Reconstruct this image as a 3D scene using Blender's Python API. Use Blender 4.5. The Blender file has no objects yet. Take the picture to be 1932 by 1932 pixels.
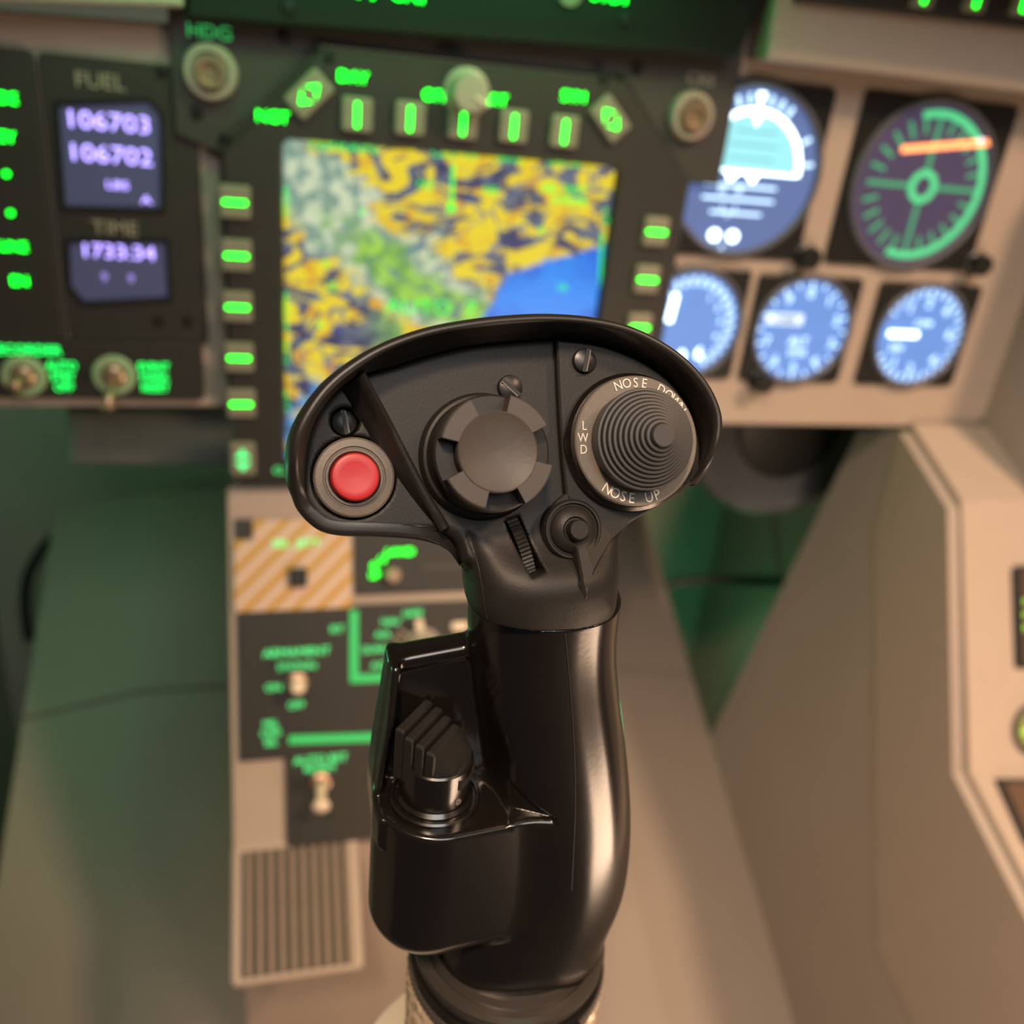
import bpy, bmesh, math, random
import numpy as np
from mathutils import Vector, Matrix
from mathutils.bvhtree import BVHTree
random.seed(7); np.random.seed(7)
scene = bpy.context.scene
COL = scene.collection
Z0 = 1.05                       # height of the lens above the lowest footwell floor level

# ------------------------------------------------------------------ camera
FPX = 1700.0
CAM = np.array([[0.9676614, -0.01569821, 0.25176375],
                [-0.2320606, -0.44666818, 0.86408068],
                [0.09889034, -0.89456196, -0.43586649]])   # world = CAM @ (right, down, forward)
cd = bpy.data.cameras.new('camera'); cam = bpy.data.objects.new('camera', cd); COL.objects.link(cam)
cd.sensor_width = 36.0; cd.lens = FPX / 1932 * 36.0
cd.clip_start = 0.01; cd.clip_end = 50
cd.dof.use_dof = True; cd.dof.focus_distance = 0.192; cd.dof.aperture_fstop = 9.3
m = Matrix.Identity(4)
for i in range(3):
    m[i][0] = CAM[i][0]; m[i][1] = -CAM[i][1]; m[i][2] = -CAM[i][2]
m[2][3] = Z0
cam.matrix_world = m
scene.camera = cam

# ------------------------------------------------------------------ light
w = bpy.data.worlds.new('world'); scene.world = w; w.use_nodes = True
w.node_tree.nodes['Background'].inputs[0].default_value = (0.75, 0.80, 0.85, 1)
w.node_tree.nodes['Background'].inputs[1].default_value = 0.035
def area(name, loc, target, size, power, color, sy=None):
    l = bpy.data.lights.new(name, 'AREA'); o = bpy.data.objects.new(name, l); COL.objects.link(o)
    l.energy = power; l.color = color; l.size = size
    if sy: l.shape = 'RECTANGLE'; l.size_y = sy
    p = Vector(loc) + Vector((0, 0, Z0)); t = Vector(target) + Vector((0, 0, Z0))
    o.location = p; o.rotation_euler = (t - p).to_track_quat('-Z', 'Y').to_euler()
    return o
def point(name, loc, r, power, color):
    l = bpy.data.lights.new(name, 'POINT'); o = bpy.data.objects.new(name, l); COL.objects.link(o)
    l.energy = power; l.color = color; l.shadow_soft_size = r
    o.location = Vector(loc) + Vector((0, 0, Z0)); return o
def spot(name, loc, target, r, power, color, half):
    l = bpy.data.lights.new(name, 'SPOT'); o = bpy.data.objects.new(name, l); COL.objects.link(o)
    l.energy = power; l.color = color; l.shadow_soft_size = r; l.spot_size = math.radians(half * 2); l.spot_blend = 1.0
    p = Vector(loc) + Vector((0, 0, Z0)); t = Vector(target) + Vector((0, 0, Z0))
    o.location = p; o.rotation_euler = (t - p).to_track_quat('-Z', 'Y').to_euler(); return o
spot('cabin_lamp', (0.88, -0.45, 1.00), (0.45, 0.45, -0.24), 0.10, 110.0, (1.0, 0.65, 0.40), 25)
spot('left_fill_lamp', (-0.25, -0.50, 0.90), (0.46, 0.25, -0.64), 0.08, 100.0, (1.0, 0.70, 0.48), 22)  # unseen fill added behind left to brighten the right side wall
area('shaft_highlight_lamp', (0.375, -0.06, -0.43), (0.16, 0.30, -0.30), 0.24, 1.9, (1.0, 0.68, 0.46), 0.18)  # unseen lamp added low at right to put a highlight on the grip shaft
area('rear_fill_lamp', (0.10, -0.80, 0.76), (0.12, 0.4, -0.20), 0.60, 7.0, (1.0, 0.98, 0.95))  # unseen neutral fill added behind the camera to lift stick head and panels
point('footwell_lamp', (0.57, 0.82, -0.72), 0.03, 0.45, (0.10, 1.0, 0.42))
point('footwell_lamp_fore', (-0.20, 0.80, -0.30), 0.04, 0.22, (0.14, 1.0, 0.45))
point('footwell_lamp_port', (-0.31, 0.66, -0.36), 0.03, 0.42, (0.16, 1.0, 0.45))
area('panel_flood_lamp', (0.06, 0.475, 0.072), (0.06, 0.545, -0.02), 0.30, 0.24, (0.12, 1.0, 0.25), 0.03)
scene.view_settings.view_transform = 'Standard'; scene.view_settings.look = 'None'
scene.view_settings.exposure = 0.0; scene.view_settings.gamma = 1.0
scene.view_settings.use_curve_mapping = False

# ------------------------------------------------------------------ materials
def lin(c): return tuple((x / 12.92 if x <= 0.04045 else ((x + 0.055) / 1.055) ** 2.4) for x in c)
def rgb(r, g, b): return lin((r / 255, g / 255, b / 255))
MATS = {}
def mat(name, color, rough=0.5, metal=0.0, var=0.12, scale=60.0, bump=0.0, bscale=400.0, spec=0.5, coat=0.0):
    if name in MATS: return MATS[name]
    mt = bpy.data.materials.new(name); mt.use_nodes = True; MATS[name] = mt
    nt = mt.node_tree; b = nt.nodes['Principled BSDF']
    tc = nt.nodes.new('ShaderNodeTexCoord')
    nz = nt.nodes.new('ShaderNodeTexNoise'); nz.inputs['Scale'].default_value = scale; nz.inputs['Detail'].default_value = 4
    nt.links.new(tc.outputs['Object'], nz.inputs['Vector'])
    mx = nt.nodes.new('ShaderNodeMix'); mx.data_type = 'RGBA'
    mx.inputs[6].default_value = tuple(max(0, c * (1 - var)) for c in color) + (1,)
    mx.inputs[7].default_value = tuple(min(1, c * (1 + var)) for c in color) + (1,)
    nt.links.new(nz.outputs['Fac'], mx.inputs[0]); nt.links.new(mx.outputs[2], b.inputs['Base Color'])
    b.inputs['Roughness'].default_value = rough; b.inputs['Metallic'].default_value = metal
    b.inputs['Specular IOR Level'].default_value = spec
    if coat: b.inputs['Coat Weight'].default_value = coat; b.inputs['Coat Roughness'].default_value = 0.15
    if bump:
        n2 = nt.nodes.new('ShaderNodeTexNoise'); n2.inputs['Scale'].default_value = bscale; n2.inputs['Detail'].default_value = 2
        nt.links.new(tc.outputs['Object'], n2.inputs['Vector'])
        bp = nt.nodes.new('ShaderNodeBump'); bp.inputs['Strength'].default_value = bump; bp.inputs['Distance'].default_value = 0.0003
        nt.links.new(n2.outputs['Fac'], bp.inputs['Height']); nt.links.new(bp.outputs['Normal'], b.inputs['Normal'])
    return mt
def emit(name, color, strength, var=0.0):
    if name in MATS: return MATS[name]
    mt = bpy.data.materials.new(name); mt.use_nodes = True; MATS[name] = mt
    nt = mt.node_tree; b = nt.nodes['Principled BSDF']
    b.inputs['Base Color'].default_value = tuple(c * 0.3 for c in color) + (1,)
    b.inputs['Emission Strength'].default_value = strength
    tc = nt.nodes.new('ShaderNodeTexCoord'); nz = nt.nodes.new('ShaderNodeTexNoise'); nz.inputs['Scale'].default_value = 90
    nt.links.new(tc.outputs['Object'], nz.inputs['Vector'])
    mx = nt.nodes.new('ShaderNodeMix'); mx.data_type = 'RGBA'
    mx.inputs[6].default_value = tuple(c * (1 - var) for c in color) + (1,); mx.inputs[7].default_value = tuple(c for c in color) + (1,)
    nt.links.new(nz.outputs['Fac'], mx.inputs[0]); nt.links.new(mx.outputs[2], b.inputs['Emission Color'])
    return mt
M_TAN = mat('tan_paint', (0.37, 0.30, 0.245), 0.55, var=0.05, bump=0.15)
M_TANF = mat('tan_floor', (0.23, 0.188, 0.155), 0.6, var=0.07, scale=12, bump=0.15)
M_WALL = mat('grey_wall', (0.33, 0.28, 0.245), 0.6, var=0.07, scale=10, bump=0.1)
M_BLK = mat('black_panel', (0.020, 0.019, 0.016), 0.55, var=0.15, bump=0.15)
M_BLK2 = mat('satin_black', (0.012, 0.012, 0.011), 0.35, var=0.15)
M_KEY = mat('key_cap', (0.22, 0.20, 0.15), 0.5, var=0.05)
M_KNOB = mat('grey_knob', (0.33, 0.28, 0.24), 0.45, var=0.08)
M_BRASS = mat('brass', (0.42, 0.29, 0.20), 0.35, metal=0.7)
M_IVORY = mat('ivory', (0.75, 0.62, 0.48), 0.4, var=0.05)
M_DIM = mat('unlit_legend', (0.32, 0.27, 0.22), 0.6, var=0.05)
M_SCREW = mat('screw_black', (0.016, 0.016, 0.016), 0.35, metal=0.2)
M_GRIPF = mat('grip_face_plastic', (0.014, 0.0125, 0.011), 0.50, var=0.10, scale=150, bump=0.12, bscale=1500, spec=0.3)
M_GRIP = mat('grip_body_plastic', (0.007, 0.0055, 0.0045), 0.20, var=0.10, scale=150, bump=0.03, bscale=900, spec=0.8)
M_GRIPD = mat('grip_dark_gap', (0.003, 0.003, 0.003), 0.6)
M_RING = mat('grip_ring', (0.115, 0.098, 0.080), 0.5, var=0.15, scale=600, bump=0.2, bscale=2500)
M_RED = mat('red_button', (0.40, 0.010, 0.013), 0.45, var=0.04)
M_WHITE = mat('white_print', (0.62, 0.58, 0.52), 0.6, var=0.03)
M_RUB = mat('dark_rubber', (0.012, 0.013, 0.013), 0.5, var=0.2)
M_BROWN = mat('brown_module', (0.09, 0.05, 0.03), 0.5)
E_GRN = emit('green_backlight', (0.0, 1.0, 0.02), 7.0)
E_GRN2 = emit('green_backlight_soft', (0.008, 1.0, 0.12), 2.6)
E_GRN3 = emit('green_backlight_pale', (0.08, 0.85, 0.22), 1.7)
E_GRN4 = emit('green_line_light', (0.05, 0.75, 0.17), 0.62)
E_SYM = emit('green_symbology', (0.02, 0.62, 0.05), 1.8)
E_LIL = emit('lilac_segments', (0.42, 0.32, 0.95), 2.9)
E_LILD = emit('lilac_segments_dim', (0.40, 0.30, 0.85), 1.2)
E_LCD = emit('lcd_glow', (0.20, 0.22, 0.50), 0.085, 0.25)
E_BLUE = emit('dial_blue', (0.16, 0.34, 0.86), 0.75, 0.2)
E_WHT = emit('dial_white', (0.55, 0.80, 1.0), 2.0)
E_WHTH = emit('dial_white_bright', (0.75, 0.95, 1.0), 4.5)
E_CYAN = emit('sky_cyan', (0.30, 0.78, 0.88), 1.0, 0.15)
E_GND = emit('ground_blue', (0.15, 0.25, 0.62), 0.5, 0.2)
E_HSI = emit('compass_face', (0.10, 0.075, 0.16), 0.55, 0.4)
E_HGRN = emit('compass_green', (0.08, 0.55, 0.22), 1.3)
E_ORG = emit('compass_orange', (1.0, 0.30, 0.10), 2.6)
E_YGRN = emit('yellow_green_legend', (0.35, 0.75, 0.06), 1.5)

# ------------------------------------------------------------------ building helpers
def ray(px, py): return CAM @ np.array([(px - 966) / FPX, (py - 966) / FPX, 1.0])
def onY(px, py, Y): r = ray(px, py); return r * Y / r[1]
def onX(px, py, X): r = ray(px, py); return r * X / r[0]
def onZ(px, py, Z): r = ray(px, py); return r * Z / r[2]
class Frame:
    """a flat mounting surface: origin o, axes u (right), v (up), n (towards the seat)"""
    def __init__(s, o, u, v, n): s.o, s.u, s.v, s.n = [np.array(a, float) for a in (o, u, v, n)]
    def p(s, u, v, h=0.0): return s.o + s.u * u + s.v * v + s.n * h
    def at(s, px, py, h=0.0):
        r = ray(px, py); o = s.o + s.n * h; q = r * (o @ s.n) / (r @ s.n) - o
        return np.array([q @ s.u, q @ s.v])
PAN = Frame((0, .556, 0), (1, 0, 0), (0, 0, 1), (0, -1, 0))
A = onY(428, 925, .556)
ct, st = math.cos(math.radians(26.5)), math.sin(math.radians(26.5))
PED = Frame(A, (1, 0, 0), (0, st, ct), (0, -ct, st))
TAU = math.radians(27)
GRP = Frame(ray(950, 850) * .190, (1, 0, 0), (0, math.sin(TAU), math.cos(TAU)), (0, -math.cos(TAU), math.sin(TAU)))

ORI = {}
def link(o, parent=None):
    COL.objects.link(o)
    if parent is not None: o.parent = parent
    return o
def thing(name, label, cat, base, group=None):
    o = bpy.data.objects.new(name, None); o.empty_display_size = 0.01
    o.location = Vector(base) + Vector((0, 0, Z0)); ORI[o.name] = np.array(base, float); COL.objects.link(o)
    o['label'] = label; o['category'] = cat
    if group: o['group'] = group
    return o
def build(name, verts, faces, mt, parent=None, smooth=False, normals=None, label=None, kind=None, auto=None):
    V = np.asarray(verts, float)
    c = (V.min(0) + V.max(0)) / 2
    me = bpy.data.meshes.new(name); me.from_pydata((V - c).tolist(), [], [tuple(int(i) for i in f) for f in faces])
    me.update()
    if normals is None:
        bm = bmesh.new(); bm.from_mesh(me); bmesh.ops.recalc_face_normals(bm, faces=bm.faces); bm.to_mesh(me); bm.free()
    if smooth:
        me.polygons.foreach_set('use_smooth', [True] * len(me.polygons))
        if auto is not None: me.set_sharp_from_angle(angle=math.radians(auto))
    if normals is not None: me.normals_split_custom_set_from_vertices(normals.tolist())
    me.materials.append(mt)
    o = bpy.data.objects.new(name, me)
    po = ORI[parent.name] if parent is not None else np.array([0, 0, -Z0])
    o.location = Vector(c - po); link(o, parent); ORI[o.name] = c
    if label: o['label'] = label
    if kind: o['kind'] = kind
    return o
def tag(o, label, cat, group=None):
    o['label'] = label; o['category'] = cat
    if group: o['group'] = group
    return o
def struct(name, verts, faces, mt, label, **k):
    o = build(name, verts, faces, mt, **k); o['kind'] = 'structure'; o['label'] = label; o['category'] = name.split('_')[0]; return o

def rrect(cx, cy, w, h, r=0.0, ang=0.0, n=4):
    pts = []
    r = min(r, w / 2 - 1e-6, h / 2 - 1e-6)
    for sx, sy, a0 in ((1, 1, 0), (-1, 1, 90), (-1, -1, 180), (1, -1, 270)):
        if r <= 0: pts.append((sx * w / 2, sy * h / 2)); continue
        for k in range(n + 1):
            a = math.radians(a0 + 90 * k / n)
            pts.append((sx * (w / 2 - r) + r * math.cos(a), sy * (h / 2 - r) + r * math.sin(a)))
    ca, sa = math.cos(ang), math.sin(ang)
    return [(cx + x * ca - y * sa, cy + x * sa + y * ca) for x, y in pts]
def circ(cx, cy, r, n=32): return [(cx + r * math.cos(2 * math.pi * k / n), cy + r * math.sin(2 * math.pi * k / n)) for k in range(n)]
def ccw(p):
    p = np.array(p, float); x, y = p[:, 0], p[:, 1]
    return p if np.sum(x * np.roll(y, -1) - np.roll(x, -1) * y) > 0 else p[::-1]
def inset(p, d):
    p = ccw(p); a = np.roll(p, 1, 0); b = np.roll(p, -1, 0)
    e1 = p - a; e2 = b - p
    e1 /= np.linalg.norm(e1, axis=1)[:, None] + 1e-12; e2 /= np.linalg.norm(e2, axis=1)[:, None] + 1e-12
    n1 = np.stack([-e1[:, 1], e1[:, 0]], 1); n2 = np.stack([-e2[:, 1], e2[:, 0]], 1)
    nn = n1 + n2; l = np.linalg.norm(nn, axis=1)[:, None]; nn /= l + 1e-12
    k = 1 / np.clip(np.sum(nn * n1, 1), 0.5, 1)
    return p + nn * (d * k)[:, None]
def loftfaces(nr, n, c0=True, c1=True, closed=True):
    F = []
    for i in range(nr - 1):
        for j in range(n if closed else n - 1):
            F.append((i * n + j, i * n + (j + 1) % n, (i + 1) * n + (j + 1) % n, (i + 1) * n + j))
    if c0: F.append(tuple(range(n))[::-1])
    if c1: F.append(tuple((nr - 1) * n + j for j in range(n)))
    return F
def prism_vf(F, pts, h0, h1, bev=0.0):
    pts = ccw(pts)
    lv = [(pts, h0)]
    if bev > 0: lv += [(pts, h1 - bev), (inset(pts, bev * .35), h1 - bev * .35), (inset(pts, bev), h1)]
    else: lv += [(pts, h1)]
    V = []
    for q, h in lv: V += [F.p(a, b, h) for a, b in q]
    return V, loftfaces(len(lv), len(pts))
def prism(name, F, pts, h0, h1, mt, parent=None, bev=0.0, **k):
    V, f = prism_vf(F, pts, h0, h1, bev); return build(name, V, f, mt, parent, **k)
def multi(name, parts, mt, parent=None, **k):
    V, Fc = [], []
    for v, f in parts:
        b = len(V); V += list(v); Fc += [tuple(i + b for i in q) for q in f]
    return build(name, V, Fc, mt, parent, **k)
def lathe_vf(F, c, prof, seg=40):
    V = []
    for r, h in prof:
        r = max(r, 1e-5)
        for k in range(seg):
            a = 2 * math.pi * k / seg
            V.append(F.p(c[0] + r * math.cos(a), c[1] + r * math.sin(a), h))
    return V, loftfaces(len(prof), seg)
def lathe(name, F, c, prof, mt, parent=None, seg=40, auto=35, **k):
    V, f = lathe_vf(F, c, prof, seg); return build(name, V, f, mt, parent, smooth=True, auto=auto, **k)
def ring_vf(F, c, r0, r1, h0, h1, seg=48, a0=0, a1=360, bev=0.0):
    full = abs(a1 - a0) >= 360
    n = seg if full else seg + 1
    V = []
    prof = [(r0, h0), (r1, h0), (r1, h1 - bev), (r1 - bev, h1), (r0 + bev, h1), (r0, h1 - bev)] if bev else [(r0, h0), (r1, h0), (r1, h1), (r0, h1)]
    m_ = len(prof)
    for k in range(n):
        a = math.radians(a0 + (a1 - a0) * k / seg)
        for r, h in prof: V.append(F.p(c[0] + r * math.cos(a), c[1] + r * math.sin(a), h))
    Fc = []
    for k in range(seg):
        k2 = (k + 1) % n
        for j in range(m_): Fc.append((k * m_ + j, k * m_ + (j + 1) % m_, k2 * m_ + (j + 1) % m_, k2 * m_ + j))
    if not full: Fc += [tuple(range(m_)), tuple((n - 1) * m_ + j for j in range(m_))[::-1]]
    return V, Fc
def ring(name, F, c, r0, r1, h0, h1, mt, parent=None, seg=48, a0=0, a1=360, bev=0.0, **k):
    V, f = ring_vf(F, c, r0, r1, h0, h1, seg, a0, a1, bev); return build(name, V, f, mt, parent, smooth=True, auto=35, **k)
def spline(P, n):
    P = [np.array(p, float) for p in P]; out = []
    for i in range(len(P) - 1):
        p0 = P[max(i - 1, 0)]; p1 = P[i]; p2 = P[i + 1]; p3 = P[min(i + 2, len(P) - 1)]
        for k in range(n):
            t = k / n
            out.append(.5 * ((2 * p1) + (-p0 + p2) * t + (2 * p0 - 5 * p1 + 4 * p2 - p3) * t * t + (-p0 + 3 * p1 - 3 * p2 + p3) * t ** 3))
    out.append(P[-1]); return out
def tube_vf(P, r, seg=10):
    P = [np.array(p, float) for p in P]; V = []
    up = np.array([0.3, 0.5, 0.81]); 
    for i, p in enumerate(P):
        t = P[min(i + 1, len(P) - 1)] - P[max(i - 1, 0)]; t /= np.linalg.norm(t) + 1e-12
        a = np.cross(t, up); a /= np.linalg.norm(a) + 1e-12; b = np.cross(t, a)
        rr = r[i] if hasattr(r, '__len__') else r
        for k in range(seg):
            g = 2 * math.pi * k / seg; V.append(p + rr * (a * math.cos(g) + b * math.sin(g)))
    return V, loftfaces(len(P), seg)
def tube(name, P, r, mt, parent=None, seg=10, **k):
    V, f = tube_vf(P, r, seg); return build(name, V, f, mt, parent, smooth=True, **k)
_tc = {}
def text_raw(s, cap):
    key = s
    if key not in _tc:
        cu = bpy.data.curves.new('t', 'FONT'); cu.body = s; cu.align_x = 'CENTER'; cu.size = 1.0; cu.resolution_u = 3
        ob = bpy.data.objects.new('t', cu)
        me = bpy.data.meshes.new_from_object(ob)
        V = np.array([v.co[:] for v in me.vertices]); Fc = [tuple(p.vertices) for p in me.polygons]
        ed = {}
        for f in Fc:
            for i in range(len(f)):
                e = (f[i], f[(i + 1) % len(f)]); k = tuple(sorted(e)); ed.setdefault(k, []).append(e)
        bnd = [v[0] for v in ed.values() if len(v) == 1]
        V[:, 0] -= (V[:, 0].min() + V[:, 0].max()) / 2; V[:, 1] -= (V[:, 1].min() + V[:, 1].max()) / 2
        bpy.data.objects.remove(ob); bpy.data.curves.remove(cu); bpy.data.meshes.remove(me)
        _tc[key] = (V, Fc, bnd)
    V, Fc, bnd = _tc[key]
    nl = s.count('\n') + 1
    return V[:, :2] * (cap / 0.70), Fc, bnd
def text_vf(F, s, c, cap, h0, h1, ang=0.0, sx=1.0):
    V2, Fc, bnd = text_raw(s, cap)
    ca, sa = math.cos(ang), math.sin(ang)
    x = V2[:, 0] * sx; y = V2[:, 1]
    u = c[0] + x * ca - y * sa; v = c[1] + x * sa + y * ca
    n = len(u)
    V = [F.p(u[i], v[i], h1) for i in range(n)] + [F.p(u[i], v[i], h0) for i in range(n)]
    f = [tuple(q) for q in Fc] + [tuple(i + n for i in q)[::-1] for q in Fc] + [(a, a + n, b + n, b) for a, b in bnd]
    return V, f
def text(F, s, c, cap, h, mt, parent, ang=0.0, sx=1.0, name='legend', label=None, t=0.0004):
    V, f = text_vf(F, s, c, cap, h - 0.0002, h + t, ang, sx)
    return build(name, V, f, mt, parent, label=label)
def screw(F, c, r, h, parent, ang=0.0, mt=None):
    s = lathe('screw', F, c, [(r, h - .001), (r, h + r * .25), (r * .8, h + r * .5), (0, h + r * .55)], mt or M_SCREW, parent, seg=20)
    return s

# signed-distance solids meshed with surface nets (for the moulded grip)
def sdf_mesh(f, lo, hi, res):
    lo = np.array(lo); hi = np.array(hi); n = np.ceil((hi - lo) / res).astype(int) + 1
    ax = [lo[i] + res * np.arange(n[i]) for i in range(3)]
    X, Y, Z = np.meshgrid(*ax, indexing='ij')
    Fv = f(np.stack([X.ravel(), Y.ravel(), Z.ravel()], 1)).reshape(n)
    s = Fv < 0
    cn = n - 1
    acc = np.zeros(tuple(cn) + (3,)); cnt = np.zeros(tuple(cn))
    sl = lambda o: tuple(slice(o[i], o[i] + cn[i]) for i in range(3))
    for a in range(3):
        for o1 in (0, 1):
            for o2 in (0, 1):
                b = [0, 0, 0]; oth = [i for i in range(3) if i != a]; b[oth[0]] = o1; b[oth[1]] = o2
                e = list(b); e[a] = 1
                f0 = Fv[sl(b)]; f1 = Fv[sl(e)]; m_ = (f0 < 0) != (f1 < 0)
                t = np.where(m_, f0 / np.where(m_, f0 - f1, 1), 0)
                for i in range(3):
                    acc[..., i] += np.where(m_, (t if i == a else b[i]), 0)
                cnt += m_
    act = cnt > 0
    idx = -np.ones(tuple(cn), int); idx[act] = np.arange(act.sum())
    ijk = np.argwhere(act)
    V = lo + res * (ijk + acc[act] / cnt[act][:, None])
    Q = []
    for a in range(3):
        b, c = (a + 1) % 3, (a + 2) % 3
        s0 = np.take(s, range(0, n[a] - 1), a); s1 = np.take(s, range(1, n[a]), a)
        E_ = np.argwhere(s0 != s1)
        E_ = E_[(E_[:, b] > 0) & (E_[:, c] > 0) & (E_[:, b] < n[b] - 1) & (E_[:, c] < n[c] - 1)]
        inside = s0[tuple(E_.T)]
        def g(db, dc):
            q = E_.copy(); q[:, b] -= db; q[:, c] -= dc; return idx[tuple(q.T)]
        q = np.stack([g(1, 1), g(0, 1), g(0, 0), g(1, 0)], 1)
        q[~inside] = q[~inside][:, ::-1]
        Q.append(q)
    Q = np.concatenate(Q)
    def grad(p, e):
        g_ = np.zeros_like(p)
        for i in range(3):
            d = np.zeros(3); d[i] = e; g_[:, i] = (f(p + d) - f(p - d)) / (2 * e)
        return g_
    for _ in range(2):
        g_ = grad(V, res * .5); l2 = np.sum(g_ * g_, 1)
        st_ = (f(V) / np.maximum(l2, .05)); st_ = np.clip(st_, -res * .5, res * .5)
        V = V - g_ * st_[:, None]
    N = grad(V, res * .8); N /= np.linalg.norm(N, axis=1)[:, None] + 1e-12
    return V, Q, N
def smin(a, b, k): h = np.clip(.5 + .5 * (b - a) / k, 0, 1); return b + (a - b) * h - k * h * (1 - h)
def smax(a, b, k): return -smin(-a, -b, k)
class Poly2:
    def __init__(s, pts, pad=.03, res=.0005):
        P = ccw(pts); lo = P.min(0) - pad; hi = P.max(0) + pad
        s.lo, s.res = lo, res; n = np.ceil((hi - lo) / res).astype(int) + 1; s.n = n
        gx, gy = np.meshgrid(lo[0] + res * np.arange(n[0]), lo[1] + res * np.arange(n[1]), indexing='ij')
        q = np.stack([gx.ravel(), gy.ravel()], 1); d = np.full(len(q), 1e9); ins = np.zeros(len(q), bool)
        for i in range(len(P)):
            a = P[i]; b = P[(i + 1) % len(P)]; e = b - a; w_ = q - a
            t = np.clip((w_ @ e) / (e @ e + 1e-18), 0, 1); d = np.minimum(d, np.sum((w_ - t[:, None] * e) ** 2, 1))
            c = (a[1] > q[:, 1]) != (b[1] > q[:, 1])
            xx = a[0] + (q[:, 1] - a[1]) / (b[1] - a[1] + 1e-18) * (b[0] - a[0]); ins ^= c & (q[:, 0] < xx)
        s.g = (np.sqrt(d) * np.where(ins, -1, 1)).reshape(n)
    def __call__(s, u, v):
        x = np.clip((u - s.lo[0]) / s.res, 0, s.n[0] - 1.001); y = np.clip((v - s.lo[1]) / s.res, 0, s.n[1] - 1.001)
        i = x.astype(int); j = y.astype(int); fx = x - i; fy = y - j; g = s.g
        return g[i, j] * (1 - fx) * (1 - fy) + g[i + 1, j] * fx * (1 - fy) + g[i, j + 1] * (1 - fx) * fy + g[i + 1, j + 1] * fx * fy
def ext(d2, h, r):   # rounded extrusion: d2 planar distance, h distance beyond the slab
    a = d2 + r; b = h + r
    return np.minimum(np.maximum(a, b), 0) + np.sqrt(np.maximum(a, 0) ** 2 + np.maximum(b, 0) ** 2) - r


# ================================================================== the setting
def ramp(y): return -1.007 + .528 * y
XL, XR = -.24, .46
def quad_prism(P, th):      # P: polygon of 3D points, th: vector thickness
    n = len(P); V = [np.array(p, float) for p in P]; V += [v + np.array(th) for v in V]
    return V, loftfaces(2, n)
def floor_piece(y0, y1):
    ys = [y0, y1]; xs = [(XL, 0.0), (-.150, .020), (-.128, .024), (.325, .024), (.347, .020), (XR, 0.0)]  # centre raised and flanks tilted to darken the sides, standing in for shadow
    V = []
    for y in ys: V += [np.array((x, y, ramp(y) + e)) for x, e in xs]
    for y in ys: V += [np.array((x, y, ramp(y) - .02)) for x, e in xs]
    n = len(xs); Fc = []
    for j in range(n - 1):
        Fc += [(j, j + 1, n + j + 1, n + j), (2 * n + j, 3 * n + j, 3 * n + j + 1, 2 * n + j + 1)]
    Fc += [(0, n, 3 * n, 2 * n), (n - 1, 2 * n + n - 1, 3 * n + n - 1, n + n - 1)]
    for s_ in (0, n): Fc.append(tuple(range(s_, s_ + n)) + tuple(range(2 * n + s_ + n - 1, 2 * n + s_ - 1, -1)))
    return V, Fc
fl = struct('floor', *quad_prism([(-.42, .10, -1.03), (.66, .10, -1.03), (.66, 1.25, -1.03), (-.42, 1.25, -1.03)], (0, 0, -.02)), M_WALL, 'dark flat footwell floor underneath the sloping floor ramp')
V, f = floor_piece(.22, .766); build('floor_plate', V, f, M_TANF, fl)
V, f = floor_piece(.770, .985); build('floor_plate', V, f, M_TANF, fl)
struct('wall_front', *quad_prism([(-.42, 1.12, -1.03), (.66, 1.12, -1.03), (.66, 1.12, .12), (-.42, 1.12, .12)], (0, .02, 0)), M_WALL, 'green-lit front bulkhead of the footwell beneath the instrument panels')
struct('wall_left', *quad_prism([(-.36, .10, -1.03), (-.36, 1.12, -1.03), (-.36, 1.12, .12), (-.36, .10, .12)], (-.02, 0, 0)), M_WALL, 'green-lit left hull wall of the footwell')
struct('wall_right', *quad_prism([(.66, .10, -1.03), (.66, 1.12, -1.03), (.66, 1.12, -.10), (.66, .10, -.10)], (.02, 0, 0)), M_WALL, 'right hull wall of the footwell behind the side console')
o = struct('trim_3', *quad_prism([(-.36, .470, .080), (.66, .470, .080), (.66, .62, .080), (-.36, .62, .080)], (0, 0, .02)), M_BLK, 'unseen dark glareshield slab added above the instrument panels to shade them')  # out of view, added to shade the panel tops; depth chosen for that shade
# inner side wall of the right console
prof = [onX(*p, XR)[1:] for p in ((1620, 810), (1700, 815), (1790, 960), (1800, 1460), (1932, 1720))]
prof[0] = np.array((.556, prof[0][1])); 
slope = (prof[4] - prof[3]) / np.linalg.norm(prof[4] - prof[3])
endp = prof[3] + slope * .80
wallp = [onX(1340, 1390, XR)[1:], onX(1620, 812, XR)[1:], prof[1], prof[2], prof[3], endp, np.array((endp[0], ramp(endp[0])))]
o = struct('trim_1', *quad_prism([(XR, y, z) for y, z in wallp], (.008, 0, 0)), M_WALL, 'broad brownish-grey side panel between sloping floor and right console')
for p in ((1810, 1635), (1712, 1740)):
    q = onX(*p, XR); W_ = Frame(q, (0, 1, 0), (0, 0, 1), (-1, 0, 0))
    lathe('rivet', W_, (0, 0), [(.0022, -.001), (.0022, .0008), (0, .0012)], M_TAN, o, seg=14)

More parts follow.
